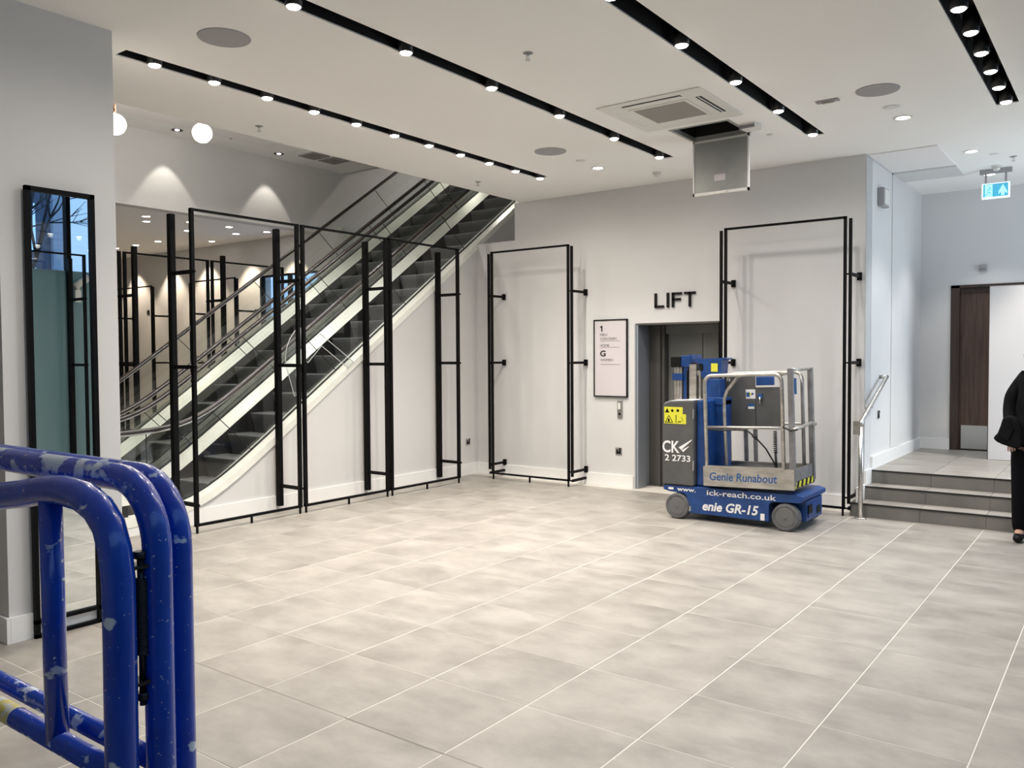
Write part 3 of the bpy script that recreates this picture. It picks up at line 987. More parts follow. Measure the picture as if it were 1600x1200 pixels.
# open ceiling hatch
hx0, hx1, hy0, hy1 = HATCH
hb = thing('access_hatch', 'open ceiling access hatch with its grey metal door hanging down', 'access hatch', ((hx0+hx1)/2, hy1, CZ))
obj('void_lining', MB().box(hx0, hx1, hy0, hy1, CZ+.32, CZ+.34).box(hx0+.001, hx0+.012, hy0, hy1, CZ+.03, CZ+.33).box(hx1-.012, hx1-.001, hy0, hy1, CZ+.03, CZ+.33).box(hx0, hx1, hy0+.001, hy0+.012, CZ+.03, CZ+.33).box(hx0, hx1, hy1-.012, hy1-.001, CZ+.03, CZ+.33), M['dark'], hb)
obj('frame', MB().slab('z', CZ-.004, CZ+.035, hx0-.012, hx1+.012, hy0-.012, hy1+.012, [(hx0+.016, hx1-.016, hy0+.016, hy1-.016)]), M['panel_grey'], hb)
obj('door', MB().box(hx0+.005, hx1-.005, hy1-.016, hy1, 3.212, CZ-.012), M['panel_grey'], hb)
dr = MB()
for q in ((hx0, hx0+.016, 3.205, CZ-.01), (hx1-.016, hx1, 3.205, CZ-.01), (hx0, hx1, 3.205, 3.232), (hx0, hx1, CZ-.03, CZ-.01)):
    dr.box(q[0], q[1], hy1-.022, hy1+.004, q[2], q[3])
obj('door_rim', dr, M['white_plastic'], hb)
obj('label_sticker', MB().box(-3.26, -3.15, hy1-.018, hy1-.016, 3.33, 3.39), M['sign'], hb)
obj('catch', MB().box(-3.27, -3.13, hy1-.03, hy1-.02, 3.205, 3.228), M['steel'], hb)

# ------------------------------------------------------------------ escalators
def sec(YS_, zf, dz):
    return [(y, zf(y)+dz) for y in YS_]


YY = [3.0, 3.5, 3.9, 4.1, 4.3, 4.45, 4.6, 4.7, 4.8, 4.9, 5.0, 5.15, 5.3, 5.5, 5.8, 6.5, 8, 10, 12.4]
YTOP = 12.4


def ribbon(b, xa, za, xb, zb, zf, ys, th=.008):
    """inclined strip running along y between (xa, zf+za) and (xb, zf+zb)"""
    n = []
    for y in ys:
        z = zf(y)
        n.append([b.bm.verts.new(p) for p in ((xa, y, z+za), (xb, y, z+zb), (xb, y, z+zb-th), (xa, y, z+za-th))])
    for p, q in zip(n, n[1:]):
        for k in range(4):
            b.bm.faces.new((p[k], p[(k+1) % 4], q[(k+1) % 4], q[k]))
    b.bm.faces.new(n[0]); b.bm.faces.new(n[-1])
    return b


def sheet(b, x0, x1, zlo, zhi, ys):
    """upright sheet between two height functions"""
    lo = [(y, zlo(y)) for y in ys]
    hi = [(y, zhi(y)) for y in ys]
    for (a, b2), (c, d) in zip(zip(lo, hi), list(zip(lo, hi))[1:]):
        b.prism([a, c, d, b2], 'x', x0, x1)
    bmesh.ops.remove_doubles(b.bm, verts=b.bm.verts, dist=1e-5)
    return b


def escalator(lab, xr, xl, phase, outer_right):
    """xr, xl: x of right (towards the shop) and left glass"""
    t = thing('escalator', lab, 'escalator', ((xr+xl)/2, 5.0, 0))
    for s, x in ((1, xr), (-1, xl)):
        # decking: inner strip slopes down to the skirt, outer strip flat
        obj('inner_decking', ribbon(MB(), x-s*.012, .01, x-s*.20, -.075, deckz, YY), M['deck'], t)
        ox = x+s*.13 if not (s == 1 and outer_right) else XW+.028
        if not (s == -1 and outer_right) and not (s == 1 and not outer_right) or True:
            obj('outer_decking', ribbon(MB(), x+s*.012, .012, ox, .004, deckz, YY, .085 if (s == 1 and outer_right) else .03), M['deck'] if (s == 1 and outer_right) else M['deck_grey'], t)
        obj('skirt_panel', sheet(MB(), x-s*.200, x-s*.205, lambda y: stepz(y)-.28, lambda y: deckz(y)-.075, [y for y in YY if y > 3.6]), M['skirt_dark'], t)
        obj('glass_seat', ribbon(MB(), x-.016, .022, x+.016, .022, deckz, YY, .02), M['step_black'], t)
        # handrail with its curled bottom end
        pts = [(x, 3.42, .50), (x, 3.30, .56), (x, 3.235, .66), (x, 3.235, .78), (x, 3.30, .89), (x, 3.42, .945)]+[(x, y, railz(y)) for y in [3.6, 3.9, 4.2, 4.4, 4.5, 4.6, 4.7, 4.8, 4.9, 5.0, 5.1, 5.2, 5.4, 5.7, 6.5, 8, 10, YTOP]]
        obj('handrail', MB().tube(pts, .038, 12, rz=.021), M['rubber'], t)
        obj('handrail_guide', MB().tube([(a, b, c-.026) for a, b, c in pts[6:]], .012, 8), M['steel'], t)
        # glass panels with square joints
        js = [3.3, 4.35, 5.55, 6.75, 7.95, 9.15, 10.35, 11.55, 12.35]
        sl_ = .32   # joints lean square to the slope
        for a, b in zip(js, js[1:]):
            lean = lambda y, top: (0 if y < 4.4 else sl_*2)*(-1 if top else 0)*.8
            n = 7 if a < 5.6 else 2
            g = MB()
            lo = [a+(b-a)*k/n for k in range(n+1)]
            la, lb = (0 if a < 4.4 else -.50), (0 if b < 4.4 else -.50)
            if a < 5: lb = -.50 if b > 5 else lb
            hi = [a+la+.004+((b+lb-.004)-(a+la+.004))*k/n for k in range(n+1)]
            for k in range(n):
                g.prism([(lo[k]+(.004 if k == 0 else 0), deckz(lo[k])), (lo[k+1]-(.004 if k == n-1 else 0), deckz(lo[k+1])), (hi[k+1], railz(hi[k+1])-.02), (hi[k], railz(hi[k])-.02)], 'x', x-.005, x+.005)
            bmesh.ops.remove_doubles(g.bm, verts=g.bm.verts, dist=1e-5)
            bmesh.ops.delete(g.bm, geom=[f_ for f_ in g.bm.faces if abs(f_.normal.x) < .5 or f_.calc_center_median().x < x], context='FACES_ONLY')
            obj('glass_panel', g, M['glass'], t)
            if a > 3.5:
                obj('glass_joint', MB().bar((x, a, deckz(a)), (x, a+la, railz(a+la)-.02), .010, .006), M['glass_edge'] if False else M['step_black'], t)
    # steps
    xa, xb = xl+.21, xr-.21
    y0s, z0s = 5.563+phase, .539+phase*.7085
    k = int(math.ceil((4.82-y0s)/.3225))
    prev = None
    while True:
        y = y0s+.3225*k
        z = z0s+.2285*k
        k += 1
        if y > 12.0: break
        if z < .05: continue
        b = MB()
        prof = [(y, z), (y+.3225, z), (y+.3225, z-.02), (y+.03, z-.03)]
        # curved riser
        rp = []
        for i in range(7):
            a = i/6
            rp.append((y+.055*math.sin(a*PI/2)**1.6, z-.012-.225*a))
        full = [(y, z)]+[(y+.33, z), (y+.33, z-.03)]+[(p[0]+.02, p[1]) for p in reversed(rp)]+rp[::-1][::-1][::-1]
        poly_ = [(y, z), (y+.33, z), (y+.33, z-.02)]+[(p[0]+.015, p[1]-.001) for p in rp[1:]]+[p for p in rp[::-1]]
        s_ = obj('step', b.prism(poly_, 'x', xa, xb), M['riser_step'], t)
        obj('step_edge', MB().box(xa, xb, y-.002, y+.012, z-.012, z+.002).box(xa, xa+.02, y, y+.32, z, z+.003).box(xb-.02, xb, y, y+.32, z, z+.003), M['tread'], s_)
    obj('understep', sheet(MB(), xb, xa, lambda y: stepz(y)-.75, lambda y: stepz(y)-.36, [4.7, 5, 6, 8, 12.3]), M['step_black'], t)
    obj('landing_plate', MB().box(xa, xb, 3.0, 4.78, .0, .022), M['steel'], t)
    obj('comb_plate', MB().box(xa, xb, 4.72, 4.85, .018, .035), M['deck_grey'], t)
    return t


e1 = escalator('near escalator with dark grey steps, glass sides and white decking beside the low wall', -7.60, -8.72, 0, True)
e2 = escalator('far escalator with dark grey steps behind the nearer one, next to the warm lit room', -9.00, -10.10, .11, False)
# newel base, plates
obj('newel_base', MB().box(XW-.085, XW-.045, 3.15, 4.12, .165, .285), M['step_black'], e1)
obj('newel_trim', MB().box(XW-.09, XW-.04, 3.15, 4.16, .285, .325), M['deck'], e1)
obj('truss_side', sheet(MB(), XW-.05, XW-.002, lambda y: max(deckz(y)-.64, 0), lambda y: deckz(y)-.02, [9.28, 9.6, 10, 12.3]), M['wall'], e1)
obj('truss_soffit', sheet(MB(), XW-1.30, XW-.051, lambda y: deckz(y)-.64, lambda y: deckz(y)-.60, [9.55, 12.3]), M['wall'], e1)

# clear acrylic guards on the near balustrade
def guard(lab, pts, x=-7.452):
    t = thing('acrylic_guard', lab, 'guard panel', (x, pts[0][0], pts[0][1]))
    obj('sheet', MB().prism(pts, 'x', x, x+.008), M['acrylic'], t)
    b = MB()
    q = pts+[pts[0]]
    b.tube([(x+.004, a, c) for a, c in q], .0045, 6, caps=False)
    obj('polished_edge', b, M['acrylic_edge'], t)
    return t


guard('clear acrylic board jutting square from the near escalator decking', [(6.38, 1.93), (6.89, 1.60), (6.80, 1.53), (6.40, 1.79), (6.20, 1.60), (6.12, 1.66)])
arc = [(6.10, 1.99), (6.02, 1.95), (5.95, 1.86), (5.905, 1.76), (5.89, 1.66), (5.90, 1.55), (5.95, 1.40), (6.005, 1.23), (6.09, 1.28), (6.03, 1.46), (6.04, 1.62), (6.13, 1.60)]
guard('clear acrylic guard with a curved top on the near escalator decking', arc)

# ------------------------------------------------------------------ black rail frames
def frame_part(t, ya, yb, xf, s, left_rear, right_rear, xr, hz=3.06, rear_z=3.04):
    """hanging frame in the plane x=xf running ya..yb; rear posts at xr"""
    obj('upright', MB().box(xf-.02, xf+.02, ya, ya+.032, .065, hz), M['black'], t)
    obj('upright', MB().box(xf-.02, xf+.02, yb-.032, yb, .065, hz), M['black'], t)
    obj('top_bar', MB().box(xf-.015, xf+.015, ya, yb, hz-.022, hz), M['black'], t)
    obj('bottom_bar', MB().box(xf-.015, xf+.015, ya, yb, .065, .09), M['black'], t)
    for y in (ya+.02, (ya+yb)/2, yb-.02):
        obj('foot', MB().box(xf-.009, xf+.009, y-.009, y+.009, 0, .066), M['black'], t)
    for side, on in ((ya+.016, left_rear), (yb-.016, right_rear)):
        if not on: continue
        obj('rear_post', MB().box(xr-.03, xr+.03, side-.026, side+.026, .05, rear_z), M['black'], t)
        for z in (2.47, 1.575, .27):
            obj('arm', MB().box(min(xr, xf), max(xr, xf), side-.014, side+.014, z-.018, z+.018).box(xf+.02*s, xf+.045*s, side-.01, side+.01, z-.01, z+.01), M['black'], t)


XF = -7.09
BY = ((4.53, 5.79), (5.83, 7.09), (7.13, 8.40))
labs = ('black clothes rail frame nearest the grey pier, in front of the escalator foot', 'black clothes rail frame in the middle of the three along the escalator', 'black clothes rail frame furthest along the escalator, by the corner')
for k, ((a, b), lab) in enumerate(zip(BY, labs)):
    t = thing('rail_frame', lab, 'clothes rail', (XF, (a+b)/2, 0), 'rail frames along the near escalator')
    frame_part(t, a, b, XF, 1, k == 0, True, -7.43)
labs = ('distant black clothes rail frame beyond the escalators, leftmost of the row behind the handrails', 'distant black clothes rail frame beyond the escalators, middle of the row behind the handrails', 'distant black clothes rail frame beyond the escalators, rightmost of the row near the bright window')
for k, ((a, b), lab) in enumerate(zip(BY, labs)):
    t = thing('rail_frame', lab, 'clothes rail', (-10.65, (a+b)/2, 0), 'rail frames beyond the far escalator')
    frame_part(t, a, b, -10.65, -1, k == 0, True, -10.285, rear_z=3.09)


def wall_frame(lab, xa, xb, yf, grp, posts=True, yw=YB, step=.035):
    """frame parallel to the back wall; outer posts carry arms to wall plates"""
    t = thing('wall_rail_frame', lab, 'clothes rail', ((xa+xb)/2, yf, 0), grp)
    for x in (xa, xb-.028):
        obj('upright', MB().box(x, x+.028, yf-.014, yf+.014, .07, 3.06), M['black'], t)
    obj('top_bar', MB().box(xa, xb, yf-.014, yf+.014, 3.037, 3.06), M['black'], t)
    obj('bottom_bar', MB().box(xa, xb, yf-.014, yf+.014, .07, .092), M['black'], t)
    for x in (xa+.02, (xa+xb)/2, xb-.02):
        obj('foot', MB().box(x-.009, x+.009, yf-.009, yf+.009, 0, .071), M['black'], t)
    for x, s in ((xa-.018-step, -1), (xb+.018+step, 1)):
        obj('side_post', MB().box(x-.014, x+.014, yf-.014, yf+.014, .13, 3.035), M['black'], t)
        for z in (2.475, 1.572, .19, .08):
            m_ = obj('arm', MB().box(x-.011, x+.011, yf, yw, z-.016, z+.016).box(min(x, x-s*.06), max(x, x-s*.06), yf-.008, yf+.008, z-.008, z+.008), M['black'], t)
            if z > .1:
                obj('wall_plate', MB().box(x-.022, x+.022, yw-.035, yw, z-.04, z+.04), M['black'], m_)
    return t


wall_frame('black clothes rail frame on the back wall left of the directory sign', -6.954, -5.71, 8.92, 'rail frames on the back wall', step=.02)
wall_frame('black clothes rail frame on the back wall right of the lift, behind the platform lift', -3.655, -2.355, 8.90, 'rail frames on the back wall', step=.02)
wall_frame('distant black rail frame on the far warm wall, left of the pair', -16.51, -15.19, 8.87, 'rail frames on the far wall')
wall_frame('distant black rail frame on the far warm wall, right of the pair', -13.86, -12.54, 8.87, 'rail frames on the far wall')
t = thing('rail_frame', 'black clothes rail frame by the shopfront, seen only in the tall mirror', 'clothes rail', (.97, 5.0, 0))
frame_part(t, 4.45, 5.70, .96, -1, True, True, 1.36)

# spotlight head seen in the mirror
t = thing('display_spotlight', 'white tubular display spotlight by the shopfront, seen only in the mirror', 'spotlight', (1.40, 5.62, 2.72))
obj('head', MB().tube([(1.44, 5.78, 2.66), (1.44, 5.98, 2.80)], .05, 16), M['white_plastic'], t)
obj('bracket', MB().tube([(1.44, 5.86, 2.72), (1.45, 5.83, 2.60)], .02, 8).box(1.43, 1.475, 5.79, 5.87, 2.45, 2.62), M['white_plastic'], t)

# ------------------------------------------------------------------ mirror leaning on the pier
mr = thing('standing_mirror', 'tall narrow black framed mirror against the grey pier', 'mirror', (-5.22, 2.465, 0))
my0, my1, mzt = 2.262, 2.668, 2.674
for a, b in ((my0, my0+.028), (my1-.028, my1)):
    obj('frame_side', MB().box(-5.226, -5.196, a, b, 0, mzt), M['black'], mr)
obj('frame_top', MB().box(-5.226, -5.196, my0, my1, mzt-.028, mzt), M['black'], mr)
obj('frame_bottom', MB().box(-5.226, -5.196, my0, my1, .0, .022).box(-5.226, -5.196, my0, my1, .085, .108), M['black'], mr)
obj('mirror_glass', MB().box(-5.224, -5.214, my0+.02, my1-.02, .10, mzt-.02), M['mirror'], mr)
obj('foot_bracket', MB().box(-5.225, -5.20, my1, my1+.03, .18, .19), M['black'], mr)

# ------------------------------------------------------------------ handrail on the steps
hr = thing('stair_handrail', 'brushed steel handrail with a single post at the foot of the steps', 'handrail', (-2.19, 8.85, 0))
obj('post', MB().tube([(-2.19, 8.85, 0), (-2.19, 8.85, .93)], .023, 16), M['steel'], hr)
obj('base_flange', MB().lathe([(0, .014), (.05, .014), (.058, .008), (.058, 0), (0, 0)], (-2.19, 8.85, 0), 24), M['steel'], hr)
obj('rail', MB().tube([(-2.19, 8.85, .93), (-2.19, 8.85, .965), (-2.19, 8.87, .985), (-2.19, 9.90, 1.40), (-2.19, 9.93, 1.408)], .022, 14), M['steel'], hr)
obj('wall_return', MB().tube([(-2.19, 9.915, 1.405), (-2.26, 9.915, 1.405)], .022, 14), M['steel'], hr)
obj('elbow_bracket', MB().box(-2.262, -2.19, 8.825, 8.875, .85, .985), M['steel'], hr)
obj('wall_bracket', MB().tube([(-2.19, 9.30, 1.14), (-2.19, 9.30, 1.10), (-2.26, 9.30, 1.09)], .007, 8), M['steel'], hr)

# ------------------------------------------------------------------ foreground blue barrier
bar_ = thing('blue_barrier', 'scuffed blue tubular steel barrier with a sprung gate in the left foreground', 'barrier', (-1.6, .77, 0))
def arcp(xv, xt, zt_, y, r, zb_, n=8):
    """vertical at xv from zb_ up, rounded into a rail at height zt_ running to xt"""
    p = [(xv, y, zb_), (xv, y, (zb_+zt_)/2), (xv, y, zt_-r)]
    for k in range(1, n+1):
        a = PI/2*k/n
        p.append((xv-r+r*math.cos(a), y, zt_-r+r*math.sin(a)))
    p += [(xt*.5+(xv-r)*.5, y, zt_), (xt, y, zt_)]
    return p


R = .024
B_ = arcp(-1.318, -2.55, 1.450, .770, .115, .10)
A_ = arcp(-1.353, -2.55, 1.444, .832, .12, .10)
obj('outer_hoop', MB().tube(A_+[(-2.60, .832, 1.43), (-2.62, .832, 1.3), (-2.62, .832, .10)], .0225, 16), M['blue1'], bar_)
obj('middle_hoop', MB().tube(B_+[(-2.60, .77, 1.43), (-2.62, .77, 1.3), (-2.62, .77, .10)], R, 20), M['blue2'], bar_)
Cp = [(-1.327, .705, .10), (-1.326, .705, .7), (-1.325, .705, 1.0), (-1.323, .705, 1.20), (-1.324, .705, 1.30), (-1.332, .705, 1.345), (-1.350, .705, 1.383), (-1.381, .705, 1.408), (-1.43, .705, 1.424), (-1.50, .705, 1.429), (-1.56, .705, 1.425), (-1.653, .705, 1.409), (-1.757, .705, 1.394), (-1.939, .705, 1.369), (-2.1, .705, 1.36), (-2.3, .705, 1.35), (-2.4, .705, 1.25), (-2.4, .705, .10)]
gt = obj('gate_hoop', MB().tube(Cp, .0262, 20), M['blue1'], bar_)
obj('gate_bar', MB().tube([(-1.552, .705, 1.425), (-1.546, .705, .97)], .0195, 16), M['blue1'], gt)
obj('gate_rail', MB().tube([(-2.4, .705, .973), (-1.327, .705, .972)], .019, 16), M['blue3'], gt)
obj('sticker', MB().tube([(-1.80, .705, .973), (-1.705, .705, .973)], .0196, 16, caps=False), mottled(mat('torn_yellow_sticker', (.7, .6, .2), .6), (.75, .62, .15), (.7, .72, .7), 60, 4, .45, .55), gt)
obj('lower_rail', MB().tube([(-2.62, .77, .972), (-1.318, .77, .970)], .0175, 16), M['blue3'], bar_)
obj('base_rail', MB().tube([(-2.62, .77, .12), (-1.318, .77, .12)], .02, 12).tube([(-2.62, .832, .12), (-1.353, .832, .12)], .02, 12), M['blue3'], bar_)
for x in (-1.318, -2.62):
    obj('foot', MB().box(x-.05, x+.05, .66, .88, 0, .10, .008), M['black'], bar_)
sp = MB()
pts = []
for k in range(0, 34*10+1):
    a = 2*PI*k/10
    pts.append((-1.322+.0105*math.cos(a), .742+.0105*math.sin(a), 1.165+.128*k/(34*10)))
sp.tube(pts, .0022, 5)
obj('gate_spring', sp, M['spring'], bar_)
obj('hinge_pin', MB().tube([(-1.322, .742, 1.08), (-1.322, .742, 1.335)], .0055, 10), M['spring'], bar_)
for z in (1.312, 1.118):
    obj('hinge_plate', MB().box(-1.340, -1.308, .705, .775, z, z+.006), M['spring'], bar_)
for z in (1.09, 1.327):
    obj('hinge_nut', MB().lathe([(.011, z), (.011, z+.012)], (-1.322, .742, 0), 6), M['spring'], bar_)

# ------------------------------------------------------------------ platform lift (scissor-free mast lift)
ml = thing('platform_lift', 'blue and grey mast platform lift with an aluminium cage parked by the lift', 'access platform', (-3.15, 8.16, 0))
Yn, Yf = 7.80, 8.52
Tg = .026   # chassis rises slightly
prof = [(-3.60, .07), (-2.76, .07), (-2.76, .235), (-2.735, .262), (-2.46, .275), (-2.435, .30), (-2.435, .335), (-2.50, .352), (-3.80, .335), (-3.86, .322), (-3.86, .285), (-3.80, .27), (-3.64, .262), (-3.60, .235)]
obj('chassis', MB().prism(prof, 'y', Yn+.01, Yf-.01), M['gblue'], ml, bevel=.006)
obj('chassis_end', MB().box(-2.62, -2.44, Yn+.12, Yf-.12, .09, .28).box(-2.445, -2.43, Yn+.16, Yf-.3, .12, .24), M['gblue'], ml)
obj('end_fitting', MB().box(-2.436, -2.424, 7.95, 8.05, .16, .24).box(-2.436, -2.424, 8.2, 8.3, .13, .2), M['ink'], ml)
for x, nm in ((-3.70, 'a'), (-2.60, 'b')):
    for y, s in ((Yn-.012, 1), (Yf+.012, -1)):
        r0 = .130
        wq = obj('wheel', MB().lathe([(0, 0), (.098, 0), (.102, -.004*s), (.118, -.004*s), (r0-.003, .008*s), (r0, .03*s), (r0, .085*s), (r0-.01, .1*s), (0, .1*s)], (x, y, r0), 36, 'y'), M['tyre'], ml)
        obj('hub', MB().lathe([(0, -.010*s), (.012, -.010*s), (.014, -.004*s), (.085, -.003*s), (.094, .004*s), (.094, .01*s)], (x, y, r0), 30, 'y'), M['hub'], wq)
for q in ((-3.80, -3.745, .292, .313), (-3.585, -3.555, .09, .14), (-2.84, -2.80, .078, .142)):
    obj('side_sticker', MB().box(q[0], q[1], Yn+.004, Yn+.0095, q[2], q[3]), M['white'] if q[0] != -3.585 else M['grey_plastic'], ml)
text('www.', -3.705, -3.505, .283, .312, Yn+.009, M['white'], 'lettering', ml, .012, .003)
text('ick-reach.co.uk', -3.385, -2.69, .268, .322, Yn+.009, M['white'], 'lettering', ml, .010, .003, shear=.012)
text('enie GR-15', -3.43, -2.86, .112, .205, Yn+.009, M['white'], 'lettering', ml, .028, .003, shear=.01, italic=.2)
# grey cabinet
cab = [(-3.862, .345), (-3.522, .345), (-3.522, 1.205), (-3.60, 1.205), (-3.78, 1.195), (-3.84, 1.175), (-3.862, 1.135)]
cb = obj('cabinet', MB().prism(cab, 'y', Yn-.005, 8.36), M['ggrey'], ml, bevel=.012)
obj('cabinet_top', MB().prism([(-3.855, 1.150), (-3.838, 1.178), (-3.78, 1.199), (-3.60, 1.209), (-3.53, 1.209), (-3.53, 1.2055), (-3.60, 1.2055), (-3.78, 1.1955), (-3.838, 1.1745)], 'y', Yn+.004, 8.35), M['pale_white'], cb)
yq = Yn-.0055
obj('sticker', MB().box(-3.842, -3.638, yq-.002, yq, 1.065, 1.135).box(-3.842, -3.602, yq-.002, yq, .965, 1.065), M['yellow'], cb)
pic = MB()
pic.prism([(-3.832, 1.078), (-3.786, 1.078), (-3.809, 1.122)], 'y', yq-.004, yq-.002)
for a, b, c in ((-3.83, -3.748, .978), ):
    pic.bar((a, yq-.003, c), (b, yq-.003, c), .002, .006).bar((a, yq-.003, c), ((a+b)/2, yq-.003, c+.07), .002, .006).bar((b, yq-.003, c), ((a+b)/2, yq-.003, c+.07), .002, .006)
pic.box(-3.80, -3.782, yq-.004, yq-.002, .985, 1.015)
pic.lathe([(.014, -.002), (.014, 0)], (-3.752, yq-.002, 1.098), 14, 'y').lathe([(.016, -.002), (.016, 0)], (-3.692, yq-.002, 1.10), 6, 'y').bar((-3.65, yq-.003, 1.035), (-3.635, yq-.003, .995), .002, .006).box(-3.715, -3.708, yq-.004, yq-.002, .975, 1.055).bar((-3.69, yq-.003, .985), (-3.655, yq-.003, .99), .002, .008)
obj('pictogram', pic, M['ink'], cb)
text('CK', -3.862, -3.672, .668, .792, yq, M['white'], 'lettering', cb, .02, .003)
obj('logo_flash', MB().prism([(-3.682, .728), (-3.655, .702), (-3.545, .800), (-3.538, .815)], 'y', yq-.003, yq).prism([(-3.652, .700), (-3.632, .682), (-3.572, .738), (-3.568, .748)], 'y', yq-.003, yq), M['white'], cb)
text('2 2733', -3.835, -3.556, .585, .65, yq, M['white'], 'lettering', cb, .015, .003)
obj('latch', MB().box(-3.530, -3.518, yq-.003, yq+.02, 1.02, 1.12).box(-3.530, -3.518, yq-.003, yq+.02, .50, .60), M['steel'], cb)
# blue column beside the cabinet
obj('blue_cover', MB().prism([(-3.518, .345), (-3.405, .345), (-3.405, 1.20), (-3.43, 1.215), (-3.50, 1.205), (-3.518, 1.18)], 'y', 7.86, 8.3), M['gblue'], ml, bevel=.01)
# masts
obj('mast_cap', MB().box(-3.882, -3.775, 8.02, 8.3, 1.535, 1.645, .006), M['ink'], ml)
obj('mast_cap_blue', MB().box(-3.775, -3.67, 8.04, 8.3, 1.54, 1.655, .004).box(-3.69, -3.655, 8.05, 8.3, 1.58, 1.665), M['gblue'], ml)
ms = MB()
ms.box(-3.845, -3.765, 8.04, 8.28, .35, 1.535)
for q in (-3.84, -3.80): ms.box(q, q+.012, 8.028, 8.04, .35, 1.53)
obj('outer_mast', ms, M['alu'], ml)
obj('mast_collar', MB().box(-3.86, -3.75, 8.015, 8.30, 1.40, 1.47), M['gblue'], ml)
obj('second_mast', MB().box(-3.752, -3.70, 8.06, 8.28, .35, 1.54), M['gblue'], ml)
obj('third_mast', MB().box(-3.675, -3.60, 8.03, 8.27, .35, 1.565).box(-3.60, -3.56, 8.05, 8.27, .35, 1.50), M['alu'], ml)
obj('mast_gap', MB().box(-3.70, -3.676, 8.05, 8.28, .35, 1.56), M['ink'], ml)
obj('chain', MB().box(-3.712, -3.704, 8.04, 8.055, .4, 1.5).box(-3.59, -3.583, 8.035, 8.05, .4, 1.45), M['spring'], ml)
obj('head_bracket', MB().prism([(-3.64, 1.60), (-3.62, 1.618), (-3.30, 1.632), (-3.275, 1.622), (-3.33, 1.605), (-3.34, 1.47), (-3.46, 1.45), (-3.50, 1.41), (-3.55, 1.44), (-3.585, 1.59)], 'y', 8.05, 8.22), M['gblue'], ml)
obj('bracket_hole', MB().prism([(-3.575, 1.57), (-3.535, 1.57), (-3.53, 1.51), (-3.555, 1.49)], 'y', 8.044, 8.051), M['ink'], ml)
obj('bracket_sticker', MB().box(-3.445, -3.375, 8.044, 8.05, 1.49, 1.575), M['yellow'], ml)
obj('carriage', MB().box(-3.52, -3.36, 8.06, 8.22, .40, 1.42, .01).box(-3.52, -3.30, 8.05, 8.25, 1.15, 1.23, .008).box(-3.36, -3.30, 8.06, 8.22, .50, 1.20), M['gblue'], ml)
obj('hose_bundle', MB().tube([(-3.45, 8.02, 1.2), (-3.47, 8.0, 1.0), (-3.44, 8.0, .8), (-3.46, 8.02, .55)], .018, 8).box(-3.47, -3.41, 8.0, 8.05, .86, 1.08), M['cable'], ml)
obj('red_cylinder', MB().tube([(-3.435, 8.0, .66), (-3.435, 8.0, .82)], .016, 12), M['red'], ml)
# the cage, tilted slightly up towards its gate
PX = -3.40
tilt = lambda v: (v.x-(v.z-.45)*.030, v.y, v.z+(v.x-PX)*.034)
cage = thing('cage', '', 'x', (-3.0, 8.05, .37))
del cage['label'], cage['category']
cage.parent = ml
cage.location = Vector((-3.0, 8.05, .37))-Vector(ml.location)
def cobj(nm, b, m, bevel=0):
    return obj(nm, b.move(tilt), m, cage, bevel=bevel)


yn, yf = 7.76, 8.40
cobj('toe_board', MB().box(PX, -2.505, yn-.002, yn+.012, .368, .560), M['alu'])
cobj('toe_board_rim', MB().box(PX+.02, -2.60, yn-.004, yn+.03, .555, .570), M['steel'])
cobj('far_toe_board', MB().box(PX, -2.515, yf, yf+.012, .368, .545).box(PX, -2.55, yf-.02, yf+.016, .54, .552), M['alu'])
cobj('cage_floor', MB().box(PX, -2.515, yn, yf, .385, .402), M['alu_dark'])
cobj('end_toe_board', MB().box(-2.527, -2.515, yn, yf, .368, .555), M['alu_dark'])
hz = MB()
for k in range(5):
    y = yn+.03+.125*k
    hz.prism([(y, .378), (y+.055, .378), (y+.085, .435), (y+.03, .435)], 'x', -2.515, -2.512)
cobj('hazard_stripe', hz, M['yellow'])
hk = MB().box(-2.5155, -2.5135, yn, yf, .374, .439)
cobj('hazard_backing', hk, M['ink'])
ct = text('Genie Runabout', -3.335, -2.665, .425, .505, yn-.0005, M['gtext'], 'lettering', cage, .016, .003, italic=.1)
for v in ct.data.vertices:
    c_ = v.co+origin_of(cage)
    v.co = Vector(tilt(c_))-origin_of(cage)


def hoop(y, xa, xb, zt2, zb2, r=.06, rr=.0185):
    p = [(xa, y, zb2), (xa, y, zt2-r)]
    for k in range(1, 6):
        a = PI/2*k/5
        p.append((xa+r-r*math.cos(a), y, zt2-r+r*math.sin(a)))
    for k in range(0, 6):
        a = PI/2*k/5
        p.append((xb-r+r*math.sin(a), y, zt2-r+r*math.cos(a)))
    p.append((xb, y, zb2))
    return MB().tube(p, rr, 12)


cobj('near_hoop', hoop(yn+.02, PX+.03, -2.605, 1.452, .56, .075), M['alu'])
cobj('far_hoop', hoop(yf-.02, PX+.03, -2.605, 1.462, .54, .075), M['alu'])
cobj('mid_rail', MB().tube([(PX+.03, yn+.02, .945), (-2.60, yn+.02, .945)], .015, 10), M['alu'])
cobj('far_mid_rail', MB().tube([(PX+.03, yf-.02, .945), (-2.55, yf-.02, .945)], .015, 10), M['alu'])
cobj('entry_post', MB().tube([(-3.235, 7.95, .56), (-3.245, 7.95, 1.10), (-3.24, 7.95, 1.22), (-3.20, 7.93, 1.30), (-3.12, 7.90, 1.38), (-3.05, 7.84, 1.435), (-3.0, yn+.03, 1.45)], .016, 10), M['alu'])
cobj('gate_post', MB().box(-2.545, -2.50, yn, yn+.05, .40, 1.50), M['alu_dark'])
cobj('gate_post', MB().box(-2.545, -2.50, yf-.05, yf, .40, 1.50), M['alu_dark'])
